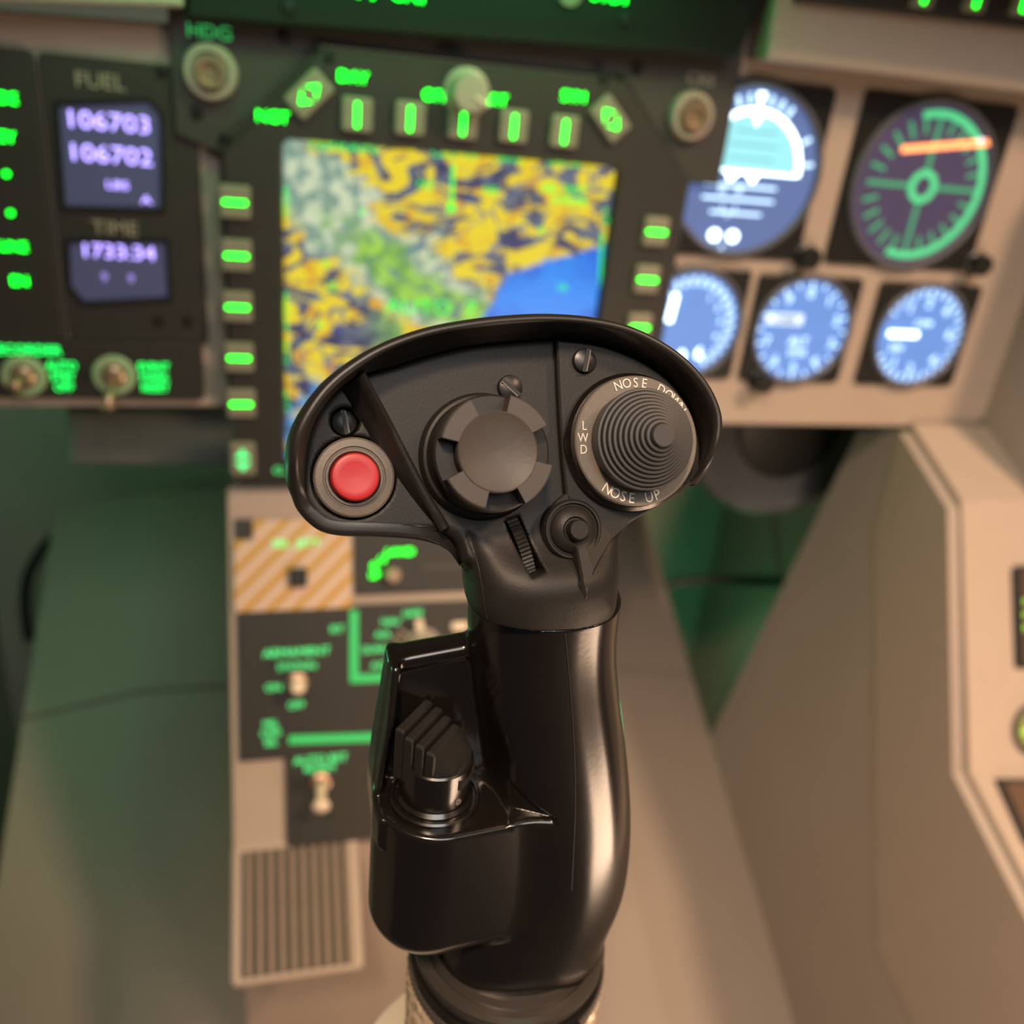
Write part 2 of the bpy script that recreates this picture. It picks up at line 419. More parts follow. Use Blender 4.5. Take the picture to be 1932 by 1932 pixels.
# ================================================================== right side console
sc_ = thing('side_console', 'tan side console stepping down along the right-hand wall', 'console', (.50, .40, -.45))
top = [prof[1], prof[2], prof[3], endp]
def console_section(x0, x1, dz, name, mt):
    back = [np.array((endp[0], endp[1] - .05)), np.array((.40, -.60)), np.array((.545, -.30))]
    poly = [np.array((prof[1][0], prof[1][1] + dz)), prof[2] + np.array((0, dz)), prof[3] + np.array((-dz, dz)) * .7, endp + np.array((0, dz))] + back
    return build(name, *quad_prism([(x0, y, z) for y, z in poly], (x1 - x0, 0, 0)), mt, sc_)
console_section(XR + .0085, .655, .006, 'console_top', M_TAN)
console_section(XR - .001, XR + .0080, .0, 'edge_lip', M_TAN)
# hull panel standing on the console (upper right)
o = struct('trim_2', *quad_prism([(.535, .47, -.243), (.535, .60, -.20), (.535, .60, .03), (.535, .47, .03)], (.02, 0, 0)), M_WALL, 'grey-brown upright hull panel behind the right end of the instrument panel')
# face frame of the steep console section, for its modules
d_ = prof[3] - prof[2]; L_ = np.linalg.norm(d_); d_ = d_ / L_
vdir = np.array((0, -d_[0], -d_[1])); ndir = np.array((0, d_[1], -d_[0])); 
if ndir[2] < 0: ndir = -ndir
SID = Frame((XR, prof[2][0], prof[2][1] + .006), (1, 0, 0), vdir, ndir)
d2_ = slope; v2 = np.array((0, -d2_[0], -d2_[1])); n2 = np.array((0, d2_[1], -d2_[0]))
if n2[2] < 0: n2 = -n2
SID2 = Frame((XR, prof[3][0], prof[3][1] + .006), (1, 0, 0), v2, n2)
t = thing('annunciator_module', 'brown recessed module with yellow-green lettering on the right console, upper', 'panel', SID.p(.09, -.06))
c0 = SID.at(1905, 1068); c1 = SID.at(1905, 1262)
w0 = .07
prism('bezel', SID, rrect(c0[0] + w0 / 2, (c0[1] + c1[1]) / 2, w0, abs(c1[1] - c0[1]), .004), 0, .0035, M_RUB, t, .0008)
prism('face_plate', SID, rrect(c0[0] + w0 / 2 + .004, (c0[1] + c1[1]) / 2, w0 - .006, abs(c1[1] - c0[1]) - .006, .003), .003, .0042, M_BROWN, t)
for k, y in enumerate((1135, 1160, 1185)):
    q = SID.at(1931, y, .004); text(SID, 'MSN', (q[0] + .006, q[1]), .0045, .0044, E_YGRN, t)
t = thing('round_indicator', 'round yellow-green lit indicator with dark bezel on the right console', 'indicator', SID.p(.09, -.12))
cc = SID.at(1950, 1376, .003)
lathe('bezel', SID, cc, [(.0185, -.001), (.0185, .005), (.0165, .006), (.0155, .004), (0, .004)], M_RUB, t)
lathe('face', SID, cc, [(.0145, .0035), (.0145, .0046), (0, .0046)], emit('indicator_face', (.42, .40, .10), .55, .4), t)
prism('pointer', SID, [(cc[0] - .013, cc[1] - .001), (cc[0] - .004, cc[1] - .004), (cc[0] + .010, cc[1]), (cc[0] - .004, cc[1] + .004)], .0048, .0056, E_YGRN, t)
t = thing('cover_module', 'brown slant-edged module at the lower end of the right console', 'panel', SID2.p(.07, -.02))
pp = [SID2.at(*p, .003) for p in ((1880, 1468), (1990, 1468), (2010, 1680), (1932, 1585))]
prism('body', SID2, pp, -.001, .003, M_RUB, t, .0008)
prism('cover', SID2, inset(pp, .004), .003, .0045, M_BROWN, t, .0006)

# ================================================================== left sub-panel
t = thing('instrument_subpanel', 'tan mounting plate framing the black fuel and switch units at left', 'panel', PAN.p(-.12, -.21, 0))
pp = [PAN.at(*p) for p in ((-130, 8), (322, 42), (424, 252), (426, 768), (-130, 768))]
pp[1][0] = pp[2][0] = pp[3][0] = PAN.at(424, 500)[0]; 
prism('plate', PAN, pp, -.012, .0, M_TAN, t, .0015)
lp = t
# fuel / time unit
t = thing('fuel_time_display', 'black display unit reading FUEL and TIME in lilac digits', 'display', PAN.p(-.09, -.17, 0))
pp = [PAN.at(*p, .004) for p in ((80, 98), (318, 122), (385, 255), (388, 638), (84, 640))]
x0 = pp[0][0] - .003; FX0 = x0; x1 = PAN.at(386, 500, .004)[0]; zt = pp[0][1]; zb = pp[4][1]
prism('housing', PAN, rrect((x0 + x1) / 2, (zt + zb) / 2, x1 - x0, zt - zb, .004), -.001, .005, M_BLK, t, .001)
def win(pts, name):
    q = [PAN.at(*p, .0055) for p in pts]
    w_ = prism(name, PAN, q, .0045, .0052, E_LCD, t)
    qi = ccw(q); qo = inset(qi, -.0022); n = len(qi)
    V = [PAN.p(a, b, .005) for a, b in qo] + [PAN.p(a, b, .0068) for a, b in qo] + [PAN.p(a, b, .0068) for a, b in qi] + [PAN.p(a, b, .005) for a, b in qi]
    build('window_frame', V, loftfaces(4, n, False, False), M_BLK2, t)
win(((112, 200), (280, 193), (302, 218), (304, 392), (124, 388)), 'display_window')
win(((132, 458), (312, 458), (318, 560), (160, 568), (135, 540)), 'display_window')
def tx(F, s, px, py, cap, mt, par, h, sx=1.0, ang=0.0, **k):
    return text(F, s, F.at(px, py, h), cap, h, mt, par, ang, sx, **k)
tx(PAN, 'FUEL', 190, 153, .0075, M_DIM, t, .0052, 1.05)
tx(PAN, 'TIME', 217, 430, .0075, M_DIM, t, .0052, 1.05)
for s, x, y, cp, mt_, sx in (('106703', 207, 230, .0085, E_LIL, 1.18), ('106702', 212, 292, .0085, E_LIL, 1.18), ('LBS', 222, 349, .0042, E_LIL, 1.3), ('A', 276, 377, .0042, E_LIL, 1.4),
                             ('1733:34', 226, 475, .0075, E_LIL, 1.15), ('9', 197, 523, .0048, E_LILD, 1), ('9', 247, 526, .0048, E_LILD, 1)):
    tx(PAN, s, x, y, cp, mt_, t, .0056, sx, name='digits')
# data display at the frame's left edge
t = thing('data_display', 'black data unit with a column of green legends at the left edge', 'display', PAN.p(-.145, -.165, 0))
xe = FX0 - .0012; zt = PAN.at(0, 88, .004)[1]; zb = PAN.at(0, 638, .004)[1]
prism('housing', PAN, rrect(xe - .0325, (zt + zb) / 2, .064, zt - zb, .003), -.001, .0055, M_BLK, t, .001)
for s, x, y, cp in (('DE', 15, 185, .0052), ('EY', 14, 258, .0052), ('o', 12, 328, .0045), ('o', 20, 402, .0045), ('LINE', 26, 465, .0048), ('EN', 37, 530, .0050)):
    tx(PAN, s, x, y, cp, E_GRN, t, .0057)
# toggle panel
t = thing('switch_panel', 'black switch panel with two green-ringed toggles at lower left', 'panel', PAN.p(-.10, -.20, 0))
x1 = PAN.at(384, 700, .004)[0]; zt = PAN.at(200, 644, .004)[1]; zb = PAN.at(200, 752, .004)[1]
prism('housing', PAN, rrect(x1 - .075, (zt + zb) / 2, .150, zt - zb, .004), -.001, .005, M_BLK, t, .001)
for k, (x, y) in enumerate(((45, 710), (215, 708))):
    c = PAN.at(x, y, .006)
    ring('switch_ring', PAN, c, .0068, .0120, .004, .0075, mat('lit_ring', (.30, .42, .24), .4), t, bev=.001)
    sw = lathe('toggle_switch', PAN, c, [(.0066, .004), (.0066, .009), (.0045, .010), (.004, .013), (0, .013)], M_BRASS, t, seg=24)
    if k == 1:
        p0 = PAN.p(c[0], c[1], .012); p1 = PAN.p(c[0] - .001, c[1] - .012, .030)
        tube('lever', [p0, p0 * .5 + p1 * .5, p1], [.0022, .0026, .0036], M_BRASS, sw)
    else:
        p0 = PAN.p(c[0], c[1], .012); p1 = PAN.p(c[0] - .0006, c[1] + .001, .027)
        tube('lever', [p0, p0 * .5 + p1 * .5, p1], [.0022, .0026, .0036], M_BRASS, sw)
tx(PAN, 'RECORDER', 48, 660, .0052, E_GRN2, t, .0052)
tx(PAN, 'AUTO\nSTBY\nOFF', 118, 710, .0045, E_GRN2, t, .0052, .9)
tx(PAN, 'EVENT\nMARK\nRESET', 292, 712, .0045, E_GRN2, t, .0052, .9)
for x, y in ((300, 606), (355, 606), (305, 135)):
    screw(PAN, PAN.at(x, y, .005), .003, .005, t)

# ================================================================== centre plate with HDG and CRS knobs
t = thing('selector_plate', 'dark plate above the moving map with HDG and CRS knobs', 'panel', PAN.p(.107, -.046, 0))
HB = .016
bx0, bx1, bzt, bzb = PAN.at(428, 600, HB)[0], PAN.at(1222, 610, HB)[0] + .013, PAN.at(800, 110, HB)[1], PAN.at(500, 903, HB)[1]
ga = .0009
pp = [(-.050, .060), (-.050, -.047), (bx0 - ga, -.0475), (bx0 - ga, bzt - .056 + ga * .4), (bx0 + .053 - ga * .4, bzt + ga), (bx1 - .05 + ga * .4, bzt + ga), (bx1 + ga, bzt - .052 + ga * .4), (bx1 + ga, -.050), (.2705, -.050), (.2705, .060)]
if bzt - .056 < -.0475: pp[2] = (bx0 - ga, bzt - .0575)
prism('plate', PAN, pp, -.010, .0085, mat('grey_black_panel', (.034, .033, .030), .55, var=.1, bump=.15), t, .0012)
for nm, x, y, tx_, ty, mt_ in (('HDG', 396, 137, 395, 63, E_GRN4), ('CRS', 1308, 220, 1322, 152, M_DIM)):
    c = PAN.at(x, y, .014)
    k_ = lathe('selector_knob', PAN, c, [(.0138, .008), (.0138, .0125), (.0124, .0145), (.0104, .0145), (.0100, .012), (0, .012)], M_KNOB, t, seg=36)
    lathe('knob_cap', PAN, c, [(.0080, .011), (.0080, .0165), (.0072, .018), (.0052, .018), (.0045, .0155), (0, .0155)], M_BRASS, k_, seg=28)
    tx(PAN, nm, tx_, ty - 3, .0062, mt_, t, .0086, 1.15)
for x, y in ((537, 70), (1202, 130), (600, 102), (425, 262), (372, 212), (1185, 172)):
    screw(PAN, PAN.at(x, y, .009), .0035, .0085, t)

# ================================================================== multifunction display
t = thing('multifunction_display', 'large moving-map display in a black chamfered bezel with lit keys', 'display', PAN.p(.107, -.254, 0))
so = [(bx0, bzb), (bx1, bzb), (bx1, bzt - .052), (bx1 - .05, bzt), (bx0 + .053, bzt), (bx0, bzt - .056)]
s0 = PAN.at(527, 255, .010); s1 = PAN.at(1168, 310, .010); s2 = PAN.at(537, 872, .010)
sx0, sx1, szt, szb = s0[0], s1[0], (s0[1] + s1[1]) / 2, s2[1]
hole = [(sx0, szb), (sx1, szb), (sx1, szt), (sx1, szt), (sx0, szt), (sx0, szt)]
hole = [(sx0, szb), (sx1, szb), (sx1, szt - .004), (sx1 - .004, szt), (sx0 + .004, szt), (sx0, szt - .004)]
def frame_vf(F, outer, inner, h0, h1, hin, bev):
    o_ = ccw(outer); i_ = ccw(inner); n = len(o_)
    lv = [(o_, h0), (o_, h1 - bev), (inset(o_, bev), h1), (i_, h1), (inset(i_, .002), hin)]
    V = []
    for q, h in lv: V += [F.p(a, b, h) for a, b in q]
    return V, loftfaces(5, n, False, False)
build('bezel', *frame_vf(PAN, so, hole, -.004, HB, .009, .002), M_BLK, t)
scr = prism('screen', PAN, inset(hole, -.004), .006, .010, M_BLK2, t)
def key(px, py, horiz, par=t, s=.0175):
    c = PAN.at(px, py, HB + .004)
    k_ = prism('key', PAN, rrect(c[0], c[1], s * .95, s, .002), HB - .002, HB + .004, M_KEY, par, .0012)
    a, b = (.0125, .0022) if horiz else (.0020, .0125)
    prism('key_light', PAN, rrect(c[0], c[1], a, b, .0008), HB + .0035, HB + .0044, E_GRN, k_)
for p in ((674, 217), (774, 224), (874, 232), (970, 239), (1066, 249)): key(*p, False)
for p in ((443, 382), (446, 483), (448, 580), (451, 676), (455, 763)): key(*p, True)
for p in ((1239, 438), (1222, 528), (1207, 618)): key(*p, True)
kx = PAN.at(1207, 618, HB + .004)[0]
for p in ((451, 676), (455, 763)):      # the rest of the right-hand column, behind the grip
    c = (kx, PAN.at(*p, HB + .004)[1])
    k_ = prism('key', PAN, rrect(c[0], c[1], .0166, .0175, .002), HB - .002, HB + .004, M_KEY, t, .0012)
    prism('key_light', PAN, rrect(c[0], c[1], .0125, .0022, .0008), HB + .0035, HB + .0044, E_GRN, k_)
c = PAN.at(458, 868, HB + .004)
k_ = prism('key', PAN, rrect(c[0], c[1], .0150, .0215, .002), HB - .002, HB + .004, M_KEY, t, .0012)
for sgn in (1, -1):
    prism('key_light', PAN, [(c[0] - .0045, c[1] + sgn * .0015), (c[0] + .0045, c[1] + sgn * .0015), (c[0], c[1] + sgn * .0075)], HB + .0035, HB + .0044, E_GRN3, k_)
for px, py, ang in ((583, 178, 45), (1153, 225, -45)):
    c = PAN.at(px, py, HB + .004); a = math.radians(ang)
    k_ = prism('rocker_key', PAN, rrect(c[0], c[1], .0235, .0150, .002, a), HB - .002, HB + .004, M_KEY, t, .0012)
    for sgn in (1, -1):
        ux, uy = math.cos(a) * sgn, math.sin(a) * sgn
        q = (c[0] + ux * .0012, c[1] + uy * .0012); e = (c[0] + ux * .0072, c[1] + uy * .0072)
        px_, py_ = -uy * .0042, ux * .0042
        k0 = (q[0] + ux * .003, q[1] + uy * .003)
        prism('key_light', PAN, [(q[0] + px_, q[1] + py_), e, (q[0] - px_, q[1] - py_), k0], HB + .0035, HB + .0044, E_GRN, k_)
for s, x, y in (('DAY', 667, 145), ('NGT', 515, 220), ('OFF', 822, 180), ('BRT', 935, 188), ('SYM', 1082, 182)):
    tx(PAN, s, x, y, .0054, E_GRN, t, HB, 1.05)
tx(PAN, 'CL', 527, 887, .004, E_GRN3, t, HB)
c = PAN.at(884, 176, HB + .008)
k_ = lathe('brightness_knob', PAN, c, [(.0128, HB - .001), (.0128, HB + .003), (.0105, HB + .004), (.0095, HB + .014), (.0085, HB + .015), (0, HB + .015)], M_KNOB, t)
prism('pointer', PAN, rrect(c[0] + .0065, c[1] - .003, .009, .0016, .0005, math.radians(-28)), HB + .013, HB + .0160, M_IVORY, k_)
for x, y in ((1140, 148), (622, 108)): screw(PAN, PAN.at(x, y, HB), .003, HB, t)
# screen lettering
SH = .0102
for s, x, y, cp, sx in (('TERRAIN', 645, 276, .0055, 1.25), ('CLUTR', 858, 288, .0055, 1.15), ('BRG', 962, 298, .0048, 1.1), ('DATA', 1066, 306, .005, 1.1), ('N2', 803, 348, .005, 1), ('N5', 926, 360, .005, 1),
                        ('SEL DIST', 1065, 357, .0045, 1.15), ('0:00:00', 1075, 378, .0045, 1.1), ('AUTO  7.', 818, 580, .0085, 1.2), ('0', 684, 400, .0045, 1), ('0', 1021, 435, .0045, 1), ('1A', 1062, 542, .0045, 1), ('4', 613, 497, .0045, 1),
                        ('22', 626, 540, .0045, 1), ('6', 605, 612, .0045, 1)):
    tx(PAN, s, x, y, cp, E_SYM, scr, SH, sx, name='screen_text')
for x, y0, y1 in ((541, 352, 410), (541, 550, 625), (541, 645, 690), (541, 735, 780), (1143, 390, 425)):
    n_ = int((y1 - y0) / 14)
    for k in range(n_):
        tx(PAN, 'EOHUS'[k % 5], x, y0 + (k + .5) * (y1 - y0) / n_, .0036, E_SYM, scr, SH, 1.0, name='screen_text')
def line(F, p, q, w_, h, mt, par, name='screen_line'):
    a = F.at(*p, h); b = F.at(*q, h); d = b - a; l = np.linalg.norm(d)
    return prism(name, F, rrect((a[0] + b[0]) / 2, (a[1] + b[1]) / 2, l, w_, 0, math.atan2(d[1], d[0])), h - .0002, h + .0003, mt, par)
line(PAN, (856, 310), (852, 385), .0016, SH, E_SYM, scr)
line(PAN, (1136, 440), (1132, 540), .0012, SH, E_SYM, scr)
prism('screen_symbol', PAN, circ(*PAN.at(851, 392, SH), .004, 3), SH - .0002, SH + .0003, E_SYM, scr)

# moving map: terrain tints drawn by the screen itself
def map_material():
    mt = bpy.data.materials.new('moving_map'); mt.use_nodes = True; nt = mt.node_tree; N = nt.nodes; L = nt.links
    b = N['Principled BSDF']; b.inputs['Base Color'].default_value = (.01, .01, .01, 1); b.inputs['Roughness'].default_value = .3
    tc = N.new('ShaderNodeTexCoord'); mp = N.new('ShaderNodeMapping'); L.new(tc.outputs['Object'], mp.inputs['Vector'])
    w_ = sx1 - sx0; h_ = szt - szb
    mp.inputs['Scale'].default_value = (1 / w_, 1 / w_, 1 / w_)
    sep = N.new('ShaderNodeSeparateXYZ'); L.new(mp.outputs['Vector'], sep.inputs[0])
    def mth(op, a, b_=None, c_=None, clamp=False):
        n = N.new('ShaderNodeMath'); n.operation = op; n.use_clamp = clamp
        for i, x in enumerate((a, b_, c_)):
            if x is None: continue
            if isinstance(x, (int, float)): n.inputs[i].default_value = x
            else: L.new(x, n.inputs[i])
        return n.outputs[0]
    S = mth('ADD', sep.outputs['X'], .5); T = mth('SUBTRACT', h_ / w_ / 2, sep.outputs['Z'])   # S right, T down (0 at top)
    def noise(scale, det, dist, rough=.5, vec=None):
        n = N.new('ShaderNodeTexNoise'); n.inputs['Scale'].default_value = scale; n.inputs['Detail'].default_value = det
        n.inputs['Distortion'].default_value = dist; n.inputs['Roughness'].default_value = rough
        L.new(vec or mp.outputs['Vector'], n.inputs['Vector']); return n.outputs['Fac']
    def ss(x, lo, hi):
        n = N.new('ShaderNodeMapRange'); n.interpolation_type = 'SMOOTHSTEP'; n.inputs['From Min'].default_value = lo; n.inputs['From Max'].default_value = hi
        L.new(x, n.inputs['Value']); return n.outputs['Result']
    def mix(f_, a, b_):
        n = N.new('ShaderNodeMix'); n.data_type = 'RGBA'; L.new(f_, n.inputs[0])
        for i, x in ((6, a), (7, b_)):
            if isinstance(x, tuple): n.inputs[i].default_value = x + (1,)
            else: L.new(x, n.inputs[i])
        return n.outputs[2]
    # ridges run from upper left to lower right
    rm = N.new('ShaderNodeMapping'); L.new(mp.outputs['Vector'], rm.inputs['Vector']); rm.inputs['Rotation'].default_value = (0, math.radians(-32), 0); rm.inputs['Scale'].default_value = (.62, 1, 1.15)
    n1 = noise(12.5, 3.5, 1.1, .55, rm.outputs['Vector']); n2 = noise(19, 3, .6); n3 = noise(5, 2, .3); n4 = noise(26, 3, .4)
    slate = mix(ss(n2, .4, .62), rgb(62, 62, 98), rgb(104, 112, 128))
    yel = mix(ss(n2, .30, .52), rgb(218, 158, 55), rgb(236, 212, 48))
    col = mix(ss(n1, .455, .52), slate, yel)
    # valley: along a line from (0.08,0.20) to (0.62,0.66)
    dx, dy = .47, .40; ln = math.hypot(dx, dy)
    dist = mth('ABSOLUTE', mth('DIVIDE', mth('SUBTRACT', mth('MULTIPLY', mth('SUBTRACT', S, .10), dy), mth('MULTIPLY', mth('SUBTRACT', T, .14), dx)), ln))
    dn = mth('ADD', dist, mth('MULTIPLY', mth('SUBTRACT', n3, .5), .30)); dn = mth('ADD', dn, mth('MULTIPLY', mth('SUBTRACT', n1, .5), .22))
    pale = mix(ss(n4, .40, .60), rgb(128, 158, 142), rgb(205, 215, 182))
    col = mix(ss(dn, .135, .085), col, pale)
    green = mix(ss(n2, .42, .6), rgb(110, 160, 86), rgb(160, 210, 80))
    gm = mth('MULTIPLY', ss(dn, .085, .03), ss(T, .16, .30)); col = mix(gm, col, green)
    low = mth('MULTIPLY', ss(T, .38, .48), mth('MULTIPLY', ss(S, .22, .40), ss(mth('ADD', n1, mth('MULTIPLY', n3, .3)), .72, .60))); col = mix(low, col, green)
    # rivers
    rv = ss(mth('ABSOLUTE', mth('SUBTRACT', n3, mth('ADD', .36, mth('MULTIPLY', S, .22)))), .012, .004); col = mix(mth('MULTIPLY', rv, .75), col, rgb(52, 84, 150))
    # lower-left water inlets
    inl = mth('MULTIPLY', mth('MULTIPLY', ss(S, .24, .10), ss(T, .66, .76)), ss(n2, .46, .54)); col = mix(inl, col, rgb(80, 150, 210))
    # sea, lower right
    sea = mth('MINIMUM', mth('SUBTRACT', mth('ADD', T, mth('MULTIPLY', S, 2.0)), 1.72), mth('SUBTRACT', mth('ADD', T, mth('MULTIPLY', S, .34)), .575))
    sea = mth('ADD', sea, mth('MULTIPLY', mth('SUBTRACT', n2, .5), .05))
    seac = mix(ss(n3, .4, .6), rgb(20, 108, 222), rgb(32, 140, 245))
    col = mix(ss(sea, -.008, .012), col, seac)
    L.new(col, b.inputs['Emission Color']); b.inputs['Emission Strength'].default_value = 1.0
    return mt
scr.data.materials[0] = map_material()

# ================================================================== right instrument panel and gauges
t = thing('instrument_board', 'tan plate carrying five round gauges at the right', 'panel', PAN.p(.40, -.213, 0))
pp = [(.2715, .040), (.232, .040), (.232, -.2125), (.528, -.2135), (.5365, -.205), (.5365, .040)]
prism('plate', PAN, pp, -.014, .0, M_TAN, t, .002)
lathe('screw', PAN, PAN.at(1860, 722), [(.0022, -.001), (.0022, .0004), (0, .0006)], M_KNOB, t, seg=14)
PL = .0004
def gauge(label, c, w_, h_, r, face, cat='gauge'):
    g = thing('panel_gauge', label, cat, PAN.p(c[0], c[1] - h_ / 2, 0), 'round gauges on the right instrument panel')
    prism('bezel', PAN, rrect(c[0], c[1], w_, h_, .004), -.001, .003, M_BLK2, g, .001)
    V, f = ring_vf(PAN, c, r, r + .0040, .002, .0066, 56, bev=.0016); build('rim', V, f, mat('gauge_rim', (.10, .10, .12), .35), g, smooth=True, auto=35)
    lathe('dial', PAN, c, [(r, .0015), (r, .0036), (0, .0036)], face, g, seg=56)
    return g
def ticks(g, c, r0, r1, angs, wd, mt_, name='tick', h=.0038):
    for a in angs:
        a = math.radians(a); q = (c[0] + math.cos(a) * (r0 + r1) / 2, c[1] + math.sin(a) * (r0 + r1) / 2)
        prism(name, PAN, rrect(q[0], q[1], r1 - r0, wd, 0, a), h - .0004, h + PL, mt_, g)
def digits(g, c, r, items, cap, mt_, h=.0038):
    for s, a in items:
        a = math.radians(a); text(PAN, s, (c[0] + r * math.cos(a), c[1] + r * math.sin(a)), cap, h, mt_, g, name='digit')
# attitude indicator
c = PAN.at(1408, 325, .0036); R_ = .0485
g = gauge('glowing blue-white attitude indicator with horizon, top left gauge', c, .103, .105, R_, E_GND)
sky = [(c[0] - .034 * math.cos(math.radians(a)), c[1] + .034 * math.sin(math.radians(a))) for a in np.linspace(0, 180, 40)]
prism('sky_sector', PAN, sky, .0034, .0040, E_CYAN, g)
ring('bank_arc', PAN, c, .034, .0372, .0034, .0046, E_WHTH, g, 40, 0, 175)
prism('bank_pointer', PAN, [(c[0] - .004, c[1] + .0345), (c[0] + .004, c[1] + .0345), (c[0], c[1] + .027)], .0040, .0046, E_WHTH, g)
ticks(g, c, .039, .0455, (10, 30, 60, 70, 80, 100, 110, 120), .0022, E_WHT, h=.0042)
prism('index', PAN, [(c[0] - .003, c[1] + .046), (c[0] + .003, c[1] + .046), (c[0], c[1] + .038)], .0038, .0046, E_WHTH, g)
for k, (wd, z) in enumerate(((.05, -.0085), (.05, -.0165), (.036, -.025))):
    prism('pitch_line', PAN, rrect(c[0] - .002, c[1] + z, wd, .0016), .0036, .0042, E_WHT, g)
for k, (wd, z) in enumerate(((.028, .024), (.034, .016), (.030, .008))):
    prism('pitch_line', PAN, rrect(c[0] + .002, c[1] + z, wd, .0009), .0039, .0043, emit('sky_line', (.2, .55, .62), .5), g)
prism('horizon_line', PAN, rrect(c[0] + .004, c[1] + .0002, .062, .0014), .0040, .0046, E_WHTH, g)
for s_ in (-1, 1):
    prism('wing_bar', PAN, [(c[0] - .003 + s_ * .001, c[1]), (c[0] - .003 + s_ * .013, c[1] + .0012), (c[0] - .003 + s_ * .008, c[1] - .0062)], .0042, .0052, E_WHTH, g)
for x, y in ((1362, 358), (1394, 360), (1362, 392), (1386, 394), (1372, 405)):
    text(PAN, '20' if y < 380 else '3', PAN.at(x, y, .0044), .0035, .0042, E_WHT, g, name='digit')
q = PAN.at(1365, 445, .0042)
for s_ in (-1, 1): lathe('slip_window', PAN, (q[0] + s_ * .0065, q[1]), [(.0038, .0034), (.0038, .0046), (0, .0048)], E_WHTH, g, seg=18)
text(PAN, '8', (q[0], q[1] - .0075), .0035, .0042, E_WHT, g, name='digit')
def gknob(g, px, py):
    q = PAN.at(px, py, .009); lathe('setting_knob', PAN, q, [(.0085, .001), (.0085, .004), (.0068, .005), (.0076, .012), (.0068, .0135), (0, .0135)], M_BLK2, g, seg=24)
gknob(g, 1527, 487)
# compass gauge
c = PAN.at(1740, 352, .0036); R_ = .0505
g = gauge('dim round compass gauge with green ticks and orange bar, top right', c, .116, .107, R_, E_HSI)
ring('bearing_ring', PAN, c, .0425, .0468, .0034, .0044, E_HGRN, g, 60, -108, 108)
ring('hub_ring', PAN, c, .0065, .0105, .0034, .0046, E_HGRN, g, 32)
ticks(g, c, .0105, .0425, (0, 90, 180, 270), .0030, emit('compass_green_dim', (.07, .42, .2), .75), 'spoke')
ticks(g, c, .033, .044, [a for a in range(15, 360, 15) if a % 90], .0026, emit('compass_green_dim', (.07, .42, .2), .75))
q0 = PAN.at(1700, 282, .0042); q1 = PAN.at(1872, 268, .0042)
prism('heading_bar', PAN, rrect((q0[0] + q1[0]) / 2, (q0[1] + q1[1]) / 2, q1[0] - q0[0], .0040, .001, math.atan2(q1[1] - q0[1], q1[0] - q0[0])), .0038, .0050, E_ORG, g)
lathe('indicator_dot', PAN, PAN.at(1850, 265, .005), [(.0016, .004), (.0016, .0056), (0, .006)], E_WHT, g, seg=12)
gknob(g, 1850, 500)
# lower row
c = (.2705, PAN.at(1300, 612, .0036)[1]); R_ = .0345
g = gauge('blue-lit airspeed gauge beside the moving map, left of lower row', c, .078, .076, R_, E_BLUE)
ticks(g, c, .026, .032, range(-60, 150, 12), .0018, E_WHT)
digits(g, c, .0215, (('1', 60), ('2', 35), ('3', 8), ('4', -20)), .0045, E_WHT)
p0 = PAN.at(1263, 602, .005); p1 = PAN.at(1274, 560, .005)
prism('pointer', PAN, rrect((p0[0] + p1[0]) / 2, (p0[1] + p1[1]) / 2, .019, .0042, .001, math.atan2(p1[1] - p0[1], p1[0] - p0[0])), .0042, .0056, E_WHTH, g)
digits(g, c, .022, (('6', -62), ('0', -95)), .008, E_WHTH)
c = PAN.at(1513, 624, .0036); R_ = .0348
g = gauge('blue-lit altimeter with a numeric window, middle of lower row', c, .080, .075, R_, E_BLUE)
digits(g, c, .0265, [(str(k), 90 - 36 * k) for k in range(10)], .0068, E_WHT)
ticks(g, c, .0305, .034, range(0, 360, 18), .0011, E_WHT)
q = PAN.at(1482, 603, .005)
prism('number_window', PAN, rrect(q[0], q[1], .028, .0075, .0008), .0036, .0042, emit('window_white', (.7, .85, 1.0), 1.3), g)
text(PAN, '12400', q, .0050, .0044, mat('dark_digit', (.03, .05, .10), .5), g, name='digit')
text(PAN, 'ALT', (c[0] - .001, c[1] - .0075), .0060, .0040, E_WHT, g, name='digit'); text(PAN, '29.92', (c[0], c[1] - .0155), .0045, .0040, E_WHT, g, name='digit')
gknob(g, 1440, 722)
c = PAN.at(1735, 634, .0036); R_ = .0345
g = gauge('blue-lit climb-rate gauge with pointer to the left, end of lower row', c, .084, .075, R_, E_BLUE)
digits(g, c, .0245, (('1', 125), ('2', 90), ('4', 50), ('6', 5), ('4', -45), ('2', -90), ('1', -128)), .0072, E_WHT)
ticks(g, c, .029, .034, range(-150, 155, 12), .0011, E_WHT)
p0 = PAN.at(1650, 652, .005); p1 = PAN.at(1712, 630, .005)
prism('pointer', PAN, rrect(c[0] - .015, c[1] + .0012, .024, .0042, .001), .0042, .0056, E_WHTH, g)
text(PAN, 'CLIMB', (c[0], c[1] + .0095), .0036, .0040, E_WHT, g, name='digit'); text(PAN, 'DN', (c[0] - .017, c[1] - .009), .005, .0040, E_WHT, g, name='digit')

